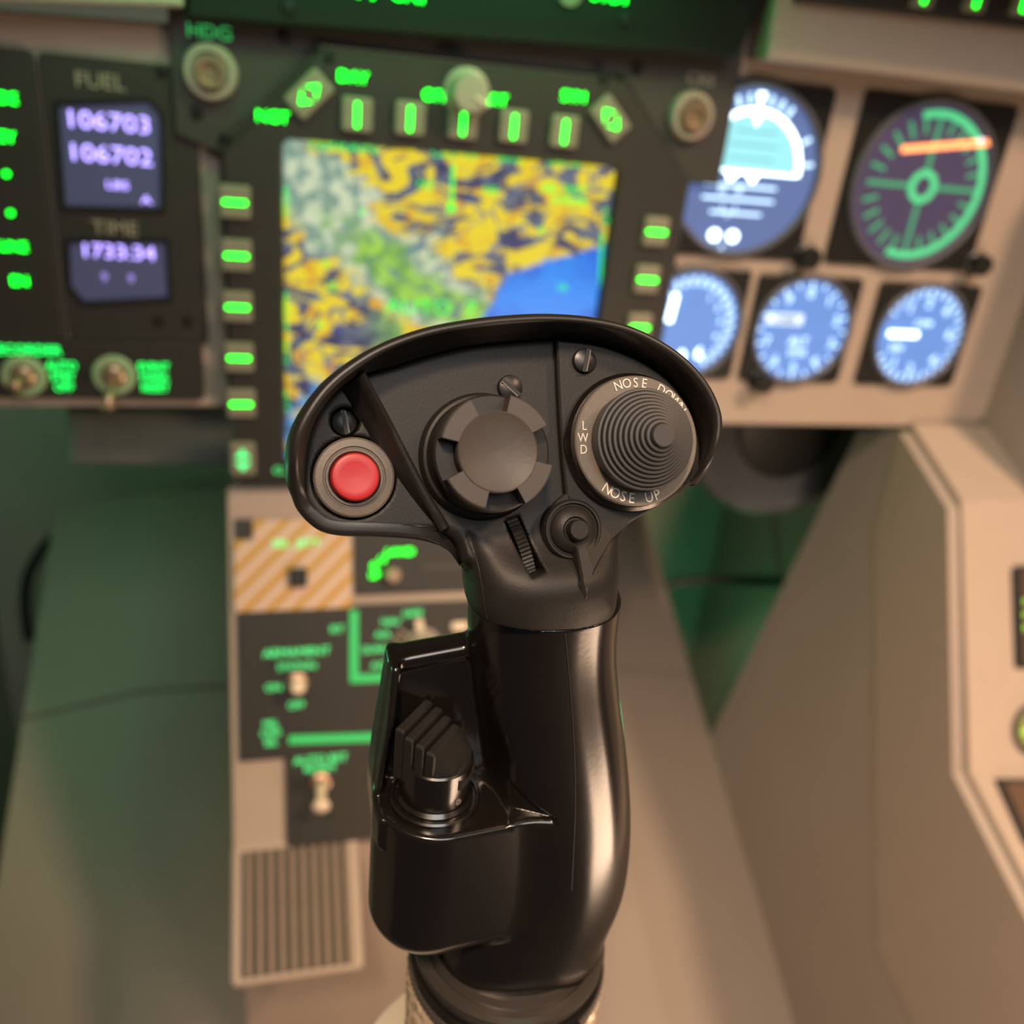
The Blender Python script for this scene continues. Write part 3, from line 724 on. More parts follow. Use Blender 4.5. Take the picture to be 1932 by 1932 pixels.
# ================================================================== up-front controller, fascias
UF = Frame((0, .532, 0), (1, 0, 0), (0, 0, 1), (0, -1, 0))
t = thing('upfront_controller', 'dark control unit overhead with green CNI and STBY legends', 'panel', UF.p(.1, .02, 0))
pp = [UF.at(*p) for p in ((352, 36), (640, 58), (1140, 94), (1388, 112), (1446, -10), (1460, -60), (352, -60))]
prism('housing', UF, pp, -.0148, .0, mat('ufc_black', (.005, .008, .005), .6, var=.1, bump=.1, spec=.25), t, .002)
tx(UF, 'CNI', 769, -12, .0072, E_GRN, t, .0003, 1.0)
tx(UF, 'M', 690, -18, .0072, E_GRN, t, .0003, 1.3)
tx(UF, 'STBY', 1154, -10, .0072, E_GRN, t, .0003, 1.0)
q = UF.at(1078, -14, .004); lathe('push_key', UF, q, [(.0065, -.001), (.0065, .003), (0, .004)], M_KEY, t, seg=24)
for x, y in ((1180, 38), (545, 12)): screw(UF, UF.at(x, y, 0), .004, 0, t)
t = thing('glareshield_fascia', 'tan fascia above the five gauges at upper right', 'fascia', UF.p(.40, .02, 0))
pp = [UF.at(*p) for p in ((1442, 112), (2040, 190), (2040, -60), (1466, -60))]
prism('board', UF, pp, -.023, .004, M_TAN, t, .002)
t = thing('key_panel', 'grey-black key unit with green-lit keys at the top right corner', 'panel', UF.p(.40, .055, 0))
pp = [UF.at(*p, .008) for p in ((1502, 4), (2040, 66), (2040, -60), (1500, -60))]
prism('housing', UF, pp, .0035, .012, M_BLK, t, .0015)
for x, y in ((1745, -2), (1843, 6), (1932, 14)):
    c = UF.at(x, y, .016); k_ = prism('key', UF, rrect(c[0], c[1] + .003, .0150, .0150, .002), .011, .0155, M_KEY, t, .001)
    prism('key_light', UF, rrect(c[0], c[1] + .003, .0022, .0105, .0006), .0150, .0160, E_GRN, k_)
t = thing('glareshield_fascia', 'narrow shadowed tan fascia along the top left edge', 'fascia', UF.p(-.09, .01, 0))
pp = [UF.at(*p) for p in ((-120, 8), (330, 20), (330, 2), (345, -60), (-120, -60))]
pp = [UF.at(*p) for p in ((-120, 0), (345, 14), (345, -60), (-120, -60))]
prism('board', UF, pp, -.010, .002, M_TAN, t, .002)

# ================================================================== pedestal between the knees
t = thing('pedestal', 'tan centre pedestal below the map carrying black switch panels', 'pedestal', (.06, .50, ramp(.55)))
WP = .215; LPD = .238
prism('face_plate', PED, [(0, 0.002), (WP, 0.002), (WP, -LPD), (0, -LPD)], -.006, 0, M_TAN, t, .0012)
bt = PED.p(0, 0, -.006); bb = PED.p(0, -LPD, -.006)
x0 = A[0] + .003; x1 = A[0] + WP - .003
side = [(bt[1], bt[2]), (bb[1], bb[2]), (bb[1] + .02, ramp(bb[1] + .02) + .03), (.66, ramp(.66) + .03), (.60, bt[2])]
build('body', *quad_prism([(x0, y, z) for y, z in side], (x1 - x0, 0, 0)), M_TAN, t)
pd = t
def edge(F, *p): return [F.at(*q, .003) for q in p]
# striped guarded panel
t = thing('jettison_panel', 'yellow and cream diagonally striped guard panel on the pedestal', 'panel', PED.p(.04, -.08, 0))
q = edge(PED, (440, 982), (661, 980), (661, 1147), (440, 1147)); ux0 = q[0][0] ; ux1 = q[1][0]; vt = q[0][1]; vb = q[2][1]
def stripes():
    mt = bpy.data.materials.new('warning_stripes'); mt.use_nodes = True; nt = mt.node_tree; b = nt.nodes['Principled BSDF']
    tc = nt.nodes.new('ShaderNodeTexCoord'); sp = nt.nodes.new('ShaderNodeSeparateXYZ'); nt.links.new(tc.outputs['Object'], sp.inputs[0])
    a = nt.nodes.new('ShaderNodeMath'); a.operation = 'MULTIPLY_ADD'; nt.links.new(sp.outputs['Z'], a.inputs[0]); a.inputs[1].default_value = -1.02 / ct; 
    nt.links.new(sp.outputs['X'], a.inputs[2])
    f_ = nt.nodes.new('ShaderNodeMath'); f_.operation = 'MULTIPLY'; nt.links.new(a.outputs[0], f_.inputs[0]); f_.inputs[1].default_value = 1 / .0160
    fr = nt.nodes.new('ShaderNodeMath'); fr.operation = 'FRACT'; nt.links.new(f_.outputs[0], fr.inputs[0])
    cr = nt.nodes.new('ShaderNodeValToRGB'); cr.color_ramp.interpolation = 'CONSTANT'; nt.links.new(fr.outputs[0], cr.inputs[0])
    e = cr.color_ramp.elements; e[0].position = 0; e[0].color = (.60, .43, .34, 1); e[1].position = .62; e[1].color = (.58, .31, .035, 1)
    x = e.new(.80); x.color = (.36, .19, .008, 1); x = e.new(.90); x.color = (.58, .31, .035, 1)
    nt.links.new(cr.outputs[0], b.inputs['Base Color']); b.inputs['Roughness'].default_value = .5; return mt
prism('striped_plate', PED, [(ux0, vb), (ux1, vb), (ux1, vt), (ux0 + .012, vt), (ux0 + .012, vt - .013), (ux0, vt - .013)], -.001, .003, stripes(), t, .0006)
prism('corner_block', PED, rrect(ux0 + .0075, vt - .0055, .013, .0125, .001), -.001, .0022, M_BLK, t)
tx(PED, 'SEL  JETT', 560, 1027, .0048, E_GRN3, t, .0032, 1.15)
c = PED.at(563, 1089, .006); prism('push_button', PED, rrect(c[0], c[1], .0115, .0120, .001), .002, .008, M_BLK2, t, .001)
# gear / flap panel
t = thing('gear_panel', 'black panel with a bright green curved legend beside the stripes', 'panel', PED.p(.11, -.07, 0))
a_, b_ = PED.at(668, 1000, .003), PED.at(900, 1114, .003)
prism('plate', PED, [(a_[0], a_[1] + .012), (b_[0], a_[1] + .012), (b_[0], b_[1]), (a_[0], b_[1])], -.001, .003, M_BLK, t, .0006)
tx(PED, 'LAND', 755, 1041, .0042, E_GRN, t, .0032, 1.2); tx(PED, 'U', 722, 1055, .0045, E_GRN, t, .0032); tx(PED, 'UP', 707, 1085, .0042, E_GRN, t, .0032, .9); tx(PED, 'G', 706, 1068, .0045, E_GRN, t, .0032)
c = PED.at(742, 1085, .008); lathe('rotary_knob', PED, c, [(.006, .002), (.006, .006), (.0045, .011), (0, .011)], M_BRASS, t, seg=20)
prism('panel_bar', PED, rrect(*PED.at(830, 1070, .004), .028, .005, .001), .002, .0045, mat('dark_bar', (.04, .035, .03), .5), t)
# armament / selector panel
t = thing('armament_selector', 'black panel with green lines, lettering and a pale rotary knob', 'panel', PED.p(.09, -.165, 0))
a_, b_ = PED.at(447, 1150, .003), PED.at(780, 1411, .003); br = PED.at(900, 1132, .003)
prism('plate', PED, [(a_[0], b_[1]), (br[0] + .05, b_[1]), (br[0] + .05, br[1]), (PED.at(664, 1132, .003)[0], br[1]), (PED.at(664, 1150, .003)[0], a_[1]), (a_[0], a_[1])], -.001, .0028, M_BLK, t, .0006)
for s, x, y, cp, sx in (('ARMAMENT', 560, 1230, .0050, 1.12), ('STATION', 560, 1257, .0042, 1.0), ('ON', 516, 1297, .0042, 1.1), ('OFF', 559, 1330, .0042, 1.0), ('RT', 637, 1187, .0045, 1.2)):
    tx(PED, s, x, y, cp, E_GRN3, t, .003, sx)
tx(PED, 'MSL\nCMD\nSEL', 511, 1383, .0042, E_GRN3, t, .003, .95)
def pline(p, q, par): line(PED, p, q, .0052, .0032, E_GRN4, par, 'border_line')
pline((668, 1152), (668, 1288), t); pline((665, 1281), (790, 1275), t); pline((545, 1396), (800, 1388), t)
c = PED.at(562, 1294, .016)
sw = lathe('toggle_switch', PED, c, [(.0062, .002), (.0062, .006), (.003, .007), (.003, .011)], M_BRASS, t, seg=20)
lathe('toggle_tip', PED, c, [(.0025, .010), (.0042, .014), (.0052, .019), (.004, .0225), (0, .0235)], M_IVORY, sw, seg=20)
c = PED.at(800, 1222, .010)
kn = lathe('rotary_knob', PED, c, [(.0125, .002), (.0125, .006), (.0105, .007), (.0095, .016), (.0085, .017), (0, .017)], M_KNOB, t, seg=28)
prism('pointer', PED, rrect(c[0] - .002, c[1] + .012, .0050, .014, .001, math.radians(8)), .003, .0085, M_IVORY, kn)
for s, x, y in (('SAFE', 779, 1157), ('NAV', 738, 1173), ('A/A', 722, 1197), ('GUNS', 706, 1225), ('A/G', 715, 1255)):
    tx(PED, s, x, y, .0042, E_GRN3, t, .003, 1.05)
for k, (x, y) in enumerate(((752, 1187), (742, 1202), (740, 1222), (744, 1240))):
    line(PED, (x, y), (x + 18, y + (222 - (y - 1000)) * .35), .0020, .0032, mat('index_mark', (.33, .26, .2), .5), t, 'index_mark')
prism('key', PED, rrect(*PED.at(868, 1182, .006), .012, .006, .002), .002, .0065, M_IVORY, t, .001)
# lower toggle panel
t = thing('autopilot_panel', 'small black panel with an ivory ball-tipped toggle above the footrest', 'panel', PED.p(.07, -.23, 0))
a_, b_ = PED.at(538, 1411, .003), PED.at(760, 1577, .003)
prism('plate', PED, rrect((a_[0] + b_[0] + .03) / 2, (a_[1] + b_[1]) / 2 - .0006, b_[0] - a_[0] + .03, a_[1] - b_[1] - .0012, .003), -.001, .003, M_BLK, t, .0006)
tx(PED, 'AUTO BST', 605, 1432, .0045, E_GRN3, t, .0032, 1.15); tx(PED, 'RETRIM', 603, 1449, .0042, E_GRN3, t, .0032, 1.0)
c = PED.at(605, 1478, .006)
sw = lathe('toggle_switch', PED, c, [(.0066, .002), (.0066, .0065), (.0042, .0075), (.004, .010), (0, .010)], M_BRASS, t, seg=24)
p0 = PED.p(c[0], c[1], .009); e_ = PED.at(606, 1527, .024); p1 = PED.p(e_[0], e_[1], .024)
tube('lever', [p0 + (p1 - p0) * k for k in (0, .25, .5, .7, .78, .86, .94, 1.0, 1.06)], [.0030, .0030, .0033, .0040, .0052, .0058, .0056, .0044, .0012], M_IVORY, sw, seg=16)

# ribbed footrest
ANG = math.radians(54)
b0 = PED.p(.004, -LPD + .006, .0)
FR = Frame(b0, (1, 0, 0), (0, math.sin(ANG), math.cos(ANG)), (0, -math.cos(ANG), math.sin(ANG)))
t = thing('footrest_pad', 'tan ribbed rectangular pad at the foot of the pedestal', 'footrest', FR.p(.04, -.08, -.02))
q = [FR.at(*p) for p in ((440, 1598), (680, 1598), (684, 1842), (430, 1852))]
fx0 = (q[0][0] + q[3][0]) / 2; fx1 = (q[1][0] + q[2][0]) / 2; fv1 = .002; fv0 = (q[2][1] + q[3][1]) / 2
ou = rrect((fx0 + fx1) / 2, (fv0 + fv1) / 2, fx1 - fx0, fv1 - fv0, .004); mg = .0062
iu = rrect((fx0 + fx1) / 2, (fv0 + fv1) / 2 - .001, fx1 - fx0 - 2 * mg, fv1 - fv0 - 2 * mg + .002, .001)
o_ = ccw(ou); i_ = ccw(iu); lv = [(o_, -.022), (o_, -.003), (inset(o_, .001), -.0008), (inset(o_, .003), 0), (i_, 0), (i_, -.005)]
V = []
for a, h in lv: V += [FR.p(x, y, h) for x, y in a]
build('tray', V, loftfaces(len(lv), len(o_), True, True), M_TAN, t)
nr = 10; wi = fx1 - fx0 - 2 * mg; pit = wi / nr
prism('backing_mat', FR, inset(iu, .0001), -.0049, -.0042, mat('footrest_mat', (.05, .04, .03), .8), t)
for k in range(nr):
    x = fx0 + mg + (k + .68) * pit
    prism('rib', FR, rrect(x, (fv0 + fv1) / 2 - .001, pit * .52, fv1 - fv0 - 2 * mg + .0012, 0), -.0045, -.0006, mat('footrest_rib', (.23, .18, .14), .6), t, .0008)

# ================================================================== under-panel fittings
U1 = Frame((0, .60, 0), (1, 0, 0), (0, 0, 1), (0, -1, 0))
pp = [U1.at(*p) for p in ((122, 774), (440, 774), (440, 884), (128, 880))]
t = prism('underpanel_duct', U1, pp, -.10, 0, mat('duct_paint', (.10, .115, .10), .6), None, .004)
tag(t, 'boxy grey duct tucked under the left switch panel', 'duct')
U2 = Frame((0, .66, 0), (1, 0, 0), (0, 0, 1), (0, -1, 0))
c = U2.at(1495, 800)
r_ = .092
t = thing('blower_housing', 'dark rounded housing hanging below the gauge panel', 'housing', U2.p(c[0], c[1] - r_, 0))
lathe('drum', U2, c, [(r_, -.09), (r_, -.008), (r_ - .004, -.002), (r_ - .010, 0), (r_ - .016, -.003), (0, -.003)], mat('drum_grey', (.10, .10, .105), .45), t, seg=64)
lathe('drum_cap', U2, c, [(r_ * .55, -.004), (r_ * .55, .003), (r_ * .5, .005), (0, .005)], M_RUB, t, seg=48)
P = [onY(*p, 1.02) for p in ((112, 1000), (78, 1040), (52, 1090), (48, 1150), (55, 1205))]
t = tube('cable', spline(P, 6), .0065, M_RUB, None, seg=12); tag(t, 'thick black cable curving down in the left footwell', 'cable')
P = [onY(*p, .93) for p in ((1225, 1122), (1262, 1106), (1310, 1098), (1400, 1096), (1510, 1098), (1600, 1100))]
t = tube('cable', spline(P, 6), .007, M_RUB, None, seg=12); tag(t, 'black cable crossing the right footwell horizontally', 'cable')

# ================================================================== control stick
Y0 = .168
axb = onY(960, 1775, Y0)
stick = thing('control_stick', 'black pilot control stick with switches on its head, in sharp focus', 'control stick', (axb[0], Y0, ramp(Y0 + .06)))
G = GRP
# ---- head outline
pairs = [((868, 1062), (893, 1042), -.007), ((848, 1032), (876, 1014), -.0035), ((800, 1012), (838, 996), -.0004), ((720, 1005), (760, 997), .0006), ((648, 1003), (682, 995), .0006), ((610, 995), (630, 991), .0007), ((585, 977), (600, 973), .0009), ((567, 955), (584, 948), .0012), ((558, 932), (577, 930), .0025), ((549, 905), (577, 905), .006), ((546, 870), (580, 865), .009), ((551, 825), (590, 815), .0105), ((570, 780), (612, 768), .011), ((607, 728), (648, 728), .011),
         ((655, 686), (692, 708), .011), ((720, 647), (742, 697), .011), ((800, 618), (817, 674), .011), ((880, 602), (891, 657), .011), ((960, 593), (968, 649), .011), ((1040, 590), (1045, 644), .011),
         ((1120, 596), (1115, 651), .011), ((1190, 612), (1177, 671), .011), ((1250, 640), (1226, 697), .011), ((1300, 676), (1263, 729), .011), ((1340, 722), (1290, 768), .011), ((1362, 768), (1306, 808), .011),
         ((1367, 805), (1313, 840), .011), ((1360, 845), (1314, 870), .0105), ((1340, 884), (1313, 893), .008), ((1313, 915), (1307, 908), .002)]
O3 = spline([np.append(G.at(*a, h), h) for a, b, h in pairs], 5)
I3 = spline([np.append(G.at(*b, 0), h) for a, b, h in pairs], 5)
O3 = np.array(O3); I3 = np.array(I3)
low = [G.at(*p) for p in ((1304, 916), (1280, 933), (1230, 962), (1188, 987), (1163, 1010), (1150, 1040), (1143, 1080), (1140, 1140), (930, 1140), (925, 1090), (912, 1050), (885, 1013))]
cen = I3[:, :2].mean(0)
tg = np.gradient(O3[:, :2], axis=0); tg /= np.linalg.norm(tg, axis=1)[:, None]; dirs = np.stack([tg[:, 1], -tg[:, 0]], 1)
if (dirs[60] @ (cen - O3[60, :2])) < 0: dirs = -dirs
headpoly = list(I3[:, :2] - dirs * .0012) + low
HP = Poly2(headpoly)
# thumbwheel slot
sa = G.at(966, 978); sb = G.at(1003, 1082); sc2 = (sa + sb) / 2; sdv = sb - sa; sl = np.linalg.norm(sdv); sdv = sdv / sl; snv = np.array([-sdv[1], sdv[0]])
holes = [(G.at(651, 795), .0030), (G.at(1103, 681), .0028), (G.at(961, 732), .0028)]
rbc = G.at(668, 901)
# neck
nl = onY(879, 1150, Y0); nrr = onY(1121, 1150, Y0)
NX = (nl[0] + nrr[0]) / 2; NA = (nrr[0] - nl[0]) / 2
zseam = (ray(1035, 1191) * (.1505 / ray(1035, 1191)[1]))[2]
def toG(p): q = p - G.o; return q @ G.u, q @ G.v, q @ G.n
def f_head(p):
    u, v, w_ = toG(p)
    d2 = HP(u, v)
    dep = .026
    d2t = d2 + np.clip(-w_ - .008, 0, 1) * .35
    slab = ext(d2t, np.abs(w_ + dep / 2) - dep / 2, .0022)
    # neck tube
    z = p[:, 2]; k = (np.abs((p[:, 0] - NX) / NA) ** 2.6 + np.abs((p[:, 1] - Y0) / .0175) ** 2.6) ** (1 / 2.6)
    neck = (k - 1) * .0150
    ztop = G.p(0, G.at(1030, 1000)[1], -.012)[2]
    neck = smax(neck, z - ztop, .006)
    d = smin(slab, neck, .010)
    d = np.maximum(d, zseam + .0002 - z + (p[:, 0] - NX) * -.02)
    # slot and screw pockets
    a = np.abs((u - sc2[0]) * sdv[0] + (v - sc2[1]) * sdv[1]) - sl / 2; b = np.abs((u - sc2[0]) * snv[0] + (v - sc2[1]) * snv[1]) - .0017
    slot = np.maximum(np.maximum(a, b), -.012 - w_)
    d = smax(d, -slot, .0004)
    for c, r in holes[:1]:
        hd = np.maximum(np.hypot(u - c[0], v - c[1]) - r, -.0035 - w_); d = smax(d, -hd, .0004)
    hd = np.maximum(np.hypot(u - rbc[0], v - rbc[1]) - .0085, -.003 - w_); d = smax(d, -hd, .0004)
    return d
hp = np.array([G.p(a, b, h) for a, b in headpoly for h in (.002, -.03)])
lo = hp.min(0) - .004; hi = hp.max(0) + .004; lo[2] = zseam - .003; hi[1] = max(hi[1], Y0 + .022)
V, Q, N_ = sdf_mesh(f_head, lo, hi, .00055)
head = build('head_shell', V, Q, M_GRIPF, stick, smooth=True, normals=N_)
HEADV, HEADQ = V, Q
# ---- hood around the head
nP = len(O3); rings_ = []
for i in range(nP):
    o2, i2, h, d = O3[i, :2], I3[i, :2], O3[i, 2], dirs[i]
    wl = .0021
    pr = [(i2 - d * .0006, -.002), (i2 + (o2 + d * wl - i2) * .25, h * .25), (i2 + (o2 + d * wl - i2) * .7, h * .65), (o2 + d * (wl - .0002), h * .88), (o2 + d * wl * .8, h * .97), (o2 + d * wl * .5, h), (o2 + d * wl * .15, h * .96), (o2 - d * .0003, h * .80),
          (o2 - d * .0009, h * .4 - .001), (o2 - d * .0006, -.006), (o2 + d * .002, -.012), (o2 + d * .007, -.018), (i2 + d * .012, -.022)]
    rings_.append([G.p(a[0], a[1], hh) for a, hh in pr])
m_ = len(rings_[0]); V = [p for r in rings_ for p in r]
Fc = [(i * m_ + j, i * m_ + j + 1, (i + 1) * m_ + j + 1, (i + 1) * m_ + j) for i in range(nP - 1) for j in range(m_ - 1)]
Fc += [tuple(range(m_)), tuple((nP - 1) * m_ + j for j in range(m_))[::-1]]
M_HOOD = mat('hood_plastic', (.016, .014, .012), .40, var=.1, scale=150, bump=.05, bscale=1200)
build('head_hood', V, Fc, M_HOOD, stick, smooth=True, auto=60)
# ---- raised plate under the trim switch (right third)
tp = [(1049, 642), (1052, 720), (1056, 800), (1061, 870), (1067, 932), (1050, 946), (1036, 968), (1030, 998), (1036, 1026), (1052, 1045), (1068, 1056), (1078, 1100), (1088, 1148), (1096, 1120), (1112, 1075), (1140, 1040), (1156, 1014), (1184, 988), (1228, 962), (1280, 932), (1302, 914)]
tpuv = [G.at(*p, .002) for p in tp]
rs = [I3[i, :2] + dirs[i] * .0004 for i in range(nP - 1, -1, -1) if I3[i, 0] > tpuv[0][0] + .0005]
poly = list(tpuv) + rs
def hgt(v_):   # tapers into the face towards the spur
    v0 = G.at(1080, 1148)[1]; v1 = G.at(1080, 1040)[1]
    return np.interp(v_, [v0, v1], [-.0002, .0026])
pc = ccw(poly); pin = inset(pc, .0004)
bvh_h = BVHTree.FromPolygons(HEADV.tolist(), HEADQ.tolist())
def surf_w(a, b):
    o = G.p(a, b, .03); h_ = bvh_h.ray_cast(Vector(o), Vector(-G.n)); return .03 - h_[3] if h_[0] is not None else 0.0
vtip = G.at(1088, 1148)[1]; vbut = G.at(1070, 1056)[1]; xtip = G.at(1089, 1148)[0]
def top_h(a, b):
    if b >= vbut: return .0026
    k_ = (b - vtip) / (vbut - vtip); base = max(surf_w(a, b), 0.0)
    return max(base + .0012 * k_ + .0001, .0026 * k_) if a < xtip + .0004 else base + .0004
hs = [top_h(a, b) for a, b in pc]
V = [G.p(a, b, -.003) for a, b in pc] + [G.p(a, b, h - .0003) for (a, b), h in zip(pc, hs)] + [G.p(a, b, h) for (a, b), h in zip(pin, hs)]
build('trim_plate', V, loftfaces(3, len(pc)), M_GRIPF, stick)
# ---- divider ridge left of the hat
ra = [G.at(*p) for p in ((684, 714), (722, 778), (765, 856), (806, 930), (846, 992))]
ra = np.array(spline(ra, 5)); n_ = len(ra); V = []
for i in range(n_):
    s_ = i / (n_ - 1); tgt = ra[min(i + 1, n_ - 1)] - ra[max(i - 1, 0)]; tgt /= np.linalg.norm(tgt); nv = np.array([tgt[1], -tgt[0]])  # towards left
    if nv[0] > 0: nv = -nv
    h = np.interp(s_, [0, .12, .5, .9, 1], [.0085, .0075, .0045, .0025, .0012]); wl = np.interp(s_, [0, .4, 1], [.0050, .0048, .0022])
    for off, hh in ((-.0002, -.002), (0, h * .8), (.0003, h * .95), (.0009, h), (.0016, h * .93), (.0022, h * .7), (wl * .7, h * .25), (wl, -.0002), (wl, -.002)):
        q = ra[i] + nv * off; V.append(G.p(q[0], q[1], hh))
build('divider_ridge', V, loftfaces(n_, 9), M_HOOD, stick, smooth=True, auto=50)
# ---- screws
def slot_screw(c, r, h, ang):
    s = lathe('slot_screw', G, c, [(r, h - .002), (r, h + .0004), (r * .9, h + .0009), (r * .55, h + .0013), (0, h + .0014)], M_SCREW, stick, seg=28)
    prism('screw_slot', G, rrect(c[0], c[1], r * 1.85, r * .30, 0, math.radians(ang)), h + .0004, h + .00150, M_GRIPD, s)
    prism('slot_edge', G, rrect(c[0] - .00055 * math.sin(math.radians(ang)) * -1, c[1] + .00055 * math.cos(math.radians(ang)) * -1, r * 1.7, r * .10, 0, math.radians(ang)), h + .0004, h + .00155, M_RING, s)
slot_screw(holes[0][0], .0027, -.0030, 100); slot_screw(G.at(1103, 681, .003), .0027, .0026, 78); slot_screw(holes[2][0], .0027, .0002, -42)
# ---- red button
rb = lathe('red_button', G, rbc, [(.0048, -.002), (.0048, .0030), (.0045, .0036), (.0038, .0038), (.003, .0037), (0, .0035)], M_RED, stick, seg=48, label='round red push button')
lathe('button_collar', G, rbc, [(.0081, -.003), (.0081, .0006), (.0077, .0011), (.0063, .0013), (.0061, .0009), (.0059, .0009), (.0057, .0014), (.0053, .0014), (.0050, .0008), (.0050, -.002)], M_RING, stick, seg=56)
# ---- four-way castle hat
M_HAT = mat('hat_plastic', (0.058, 0.050, 0.044), 0.5, var=.12, scale=200, spec=.35, bump=.1, bscale=1500)
hc = G.at(908, 862, .0)
hat = lathe('castle_switch', G, hc, [(.0133, -.001), (.0133, .0012), (.0126, .0024), (.0120, .0026), (.0118, .0030), (.0114, .0060), (.0110, .0075), (.0118, .0082), (.0118, .0098), (.0114, .0102), (.0080, .0104), (.0079, .0130), (.0070, .0132), (0, .0130)], M_GRIPF, stick, seg=64)
for a in (90, 0, 270, 180):
    a += 52
    V, f = ring_vf(G, hc, .0070, .0114, .0100, .0150, 14, a - 24, a + 24, bev=.0003); build('castle_tab', V, f, M_HAT, hat, smooth=True, auto=35)
lathe('castle_dish', G, hc, [(.0080, .0125), (.0080, .0149), (.0077, .0152), (.0072, .0150), (.0045, .0141), (0, .0138)], M_HAT, hat, seg=56)
# ---- trim switch: legend ring and stepped cone
tc_ = G.at(1202, 832, .0072)
lathe('trim_base', G, tc_, [(.0148, .002), (.0148, .0042), (.0140, .0050), (.0136, .0050), (0, .0050)], M_GRIP, stick, seg=64)
lr = lathe('legend_ring', G, tc_, [(.0138, .0045), (.0138, .0070), (.0135, .0073), (.0098, .0073), (.0098, .0060)], M_RING, stick, seg=64)
def arc_text(s, a0, r, flip, cap, step):
    parts = []
    n = len(s)
    for k, ch in enumerate(s):
        if ch == ' ': continue
        off = (k - (n - 1) / 2) * step
        a = math.radians(a0 - off if not flip else a0 + off)
        ang = a - math.pi / 2 if not flip else a + math.pi / 2
        parts.append(text_vf(G, ch, (tc_[0] + r * math.cos(a), tc_[1] + r * math.sin(a)), cap, .0072, .00745, ang, .9))
    multi('legend', parts, M_WHITE, lr)
arc_text('NOSE DOWN', 72, .0123, False, .0020, 9.4)
arc_text('NOSE UP', 263, .0121, True, .0022, 9.2)
multi('legend', [text_vf(G, ch, (tc_[0] + .0121 * math.cos(math.radians(a)), tc_[1] + .0121 * math.sin(math.radians(a))), .0019, .0072, .00745, 0, .82) for ch, a in (('L', 165), ('W', 177), ('D', 188.5))], M_WHITE, lr)
prof_ = [(.0100, .0065), (.0100, .0108)]
ns = 11; r0, r1, h0, h1 = .0106, .0024, .0118, .0205
prof_ = [(.0102, .0060), (.0104, .0108), (.0106, .0115)]
for k in range(ns):
    r = r0 + (r1 - r0) * k / (ns - 1); h = h0 + (h1 - h0) * k / (ns - 1); rn = r0 + (r1 - r0) * min(k + 1, ns - 1) / (ns - 1)
    prof_ += [(r, h), (r - .00012, h + .00018), (rn + .00022, h + .00022), (rn + .00010, h + .00005)] if k < ns - 1 else [(r, h), (r - .0002, h + .0004), (0, h + .0004)]
lathe('trim_cone', G, tc_, prof_, mat('trim_cone_plastic', (.036, .033, .031), .42, var=.08), stick, seg=72, auto=25)
# ---- small push button
bc = G.at(1079, 999, .003)
lathe('button_well', G, bc, [(.0064, .0), (.0064, .0036), (.0060, .0042), (.0056, .0042), (.0053, .0036), (.0051, .0036), (.0050, .0040), (.0046, .0046), (.0034, .0054), (.0028, .0056), (.0024, .0052), (0, .0052)], M_GRIPF, stick, seg=52)
lathe('push_button', G, bc, [(.0021, .005), (.0021, .0078), (.0019, .0081), (0, .0081)], M_GRIPF, stick, seg=28)
# ---- thumbwheel
wr = .0105; th = .00125
cu_ = sc2; V = []; NT = 72; Fc = []
WF = Frame(G.p(cu_[0], cu_[1], -.0085), G.u * sdv[0] + G.v * sdv[1], G.n, G.u * snv[0] + G.v * snv[1])
pts = []
for k in range(NT * 2):
    a = 2 * math.pi * k / (NT * 2); r = wr if (k // 1) % 2 == 0 else wr - .00035; pts.append((r * math.cos(a), r * math.sin(a)))
prism('thumbwheel', WF, pts, -th, th, M_GRIPF, stick, .0002)
# ---- grip body
RP = np.array([onY(*p, Y0) for p in ((1147, 1180), (1152, 1250), (1161, 1320), (1169, 1400), (1174, 1480), (1174, 1540), (1169, 1610), (1158, 1670), (1142, 1722))])
LPx = np.array([onY(*p, Y0) for p in ((881, 1180), (892, 1260), (905, 1350), (918, 1450), (925, 1520), (915, 1600), (880, 1680))])
PX, PR = axb[0], .0228
def tab(P, extra): 
    Z = np.append(P[:, 2], [e[0] for e in extra]); X = np.append(P[:, 0], [e[1] for e in extra]); o = np.argsort(Z); return Z[o], X[o]
zR, xR = tab(RP, [(-.214, PX + PR + .0006), (-.235, PX + PR - .001)]); zL, xL = tab(LPx, [(-.205, PX - PR), (-.235, PX - PR + .001)])
_ker = np.exp(-.5 * (np.arange(-40, 41) / 14.0) ** 2); _ker /= _ker.sum()
def dense(Zt, Xt):      # gaussian-smoothed lookup table, 0.5 mm steps
    zz = np.arange(-.26, -.08, .0005); xx = np.interp(zz, Zt, Xt); xp = np.pad(xx, 40, mode='edge'); return zz, np.convolve(xp, _ker, 'valid')
def sm(z, Zt, Xt): return np.interp(z, Zt, Xt)
zR, xR = dense(zR, xR); zL, xL = dense(zL, xL)
zB, xB = dense([-.235, -.205, -.185, -.15, -.115], [.0215, .0215, .0210, .0196, .0172]); zY, xY = dense([-.235, -.205, -.165, -.115], [0.0, 0.0005, -.0015, 0.0])
zsh = -.1560
swc = np.array((.0352, .160)); 
pod = np.array([onY(*p, .166) for p in ((752, 1205), (746, 1230), (738, 1280), (728, 1340), (712, 1430), (704, 1490), (703, 1540))]); po_ = np.argsort(pod[:, 2]); podZ = pod[po_, 2]; podX = pod[po_, 0]
ztl = onY(752, 1216, .175); ztr = onY(886, 1192, .175)
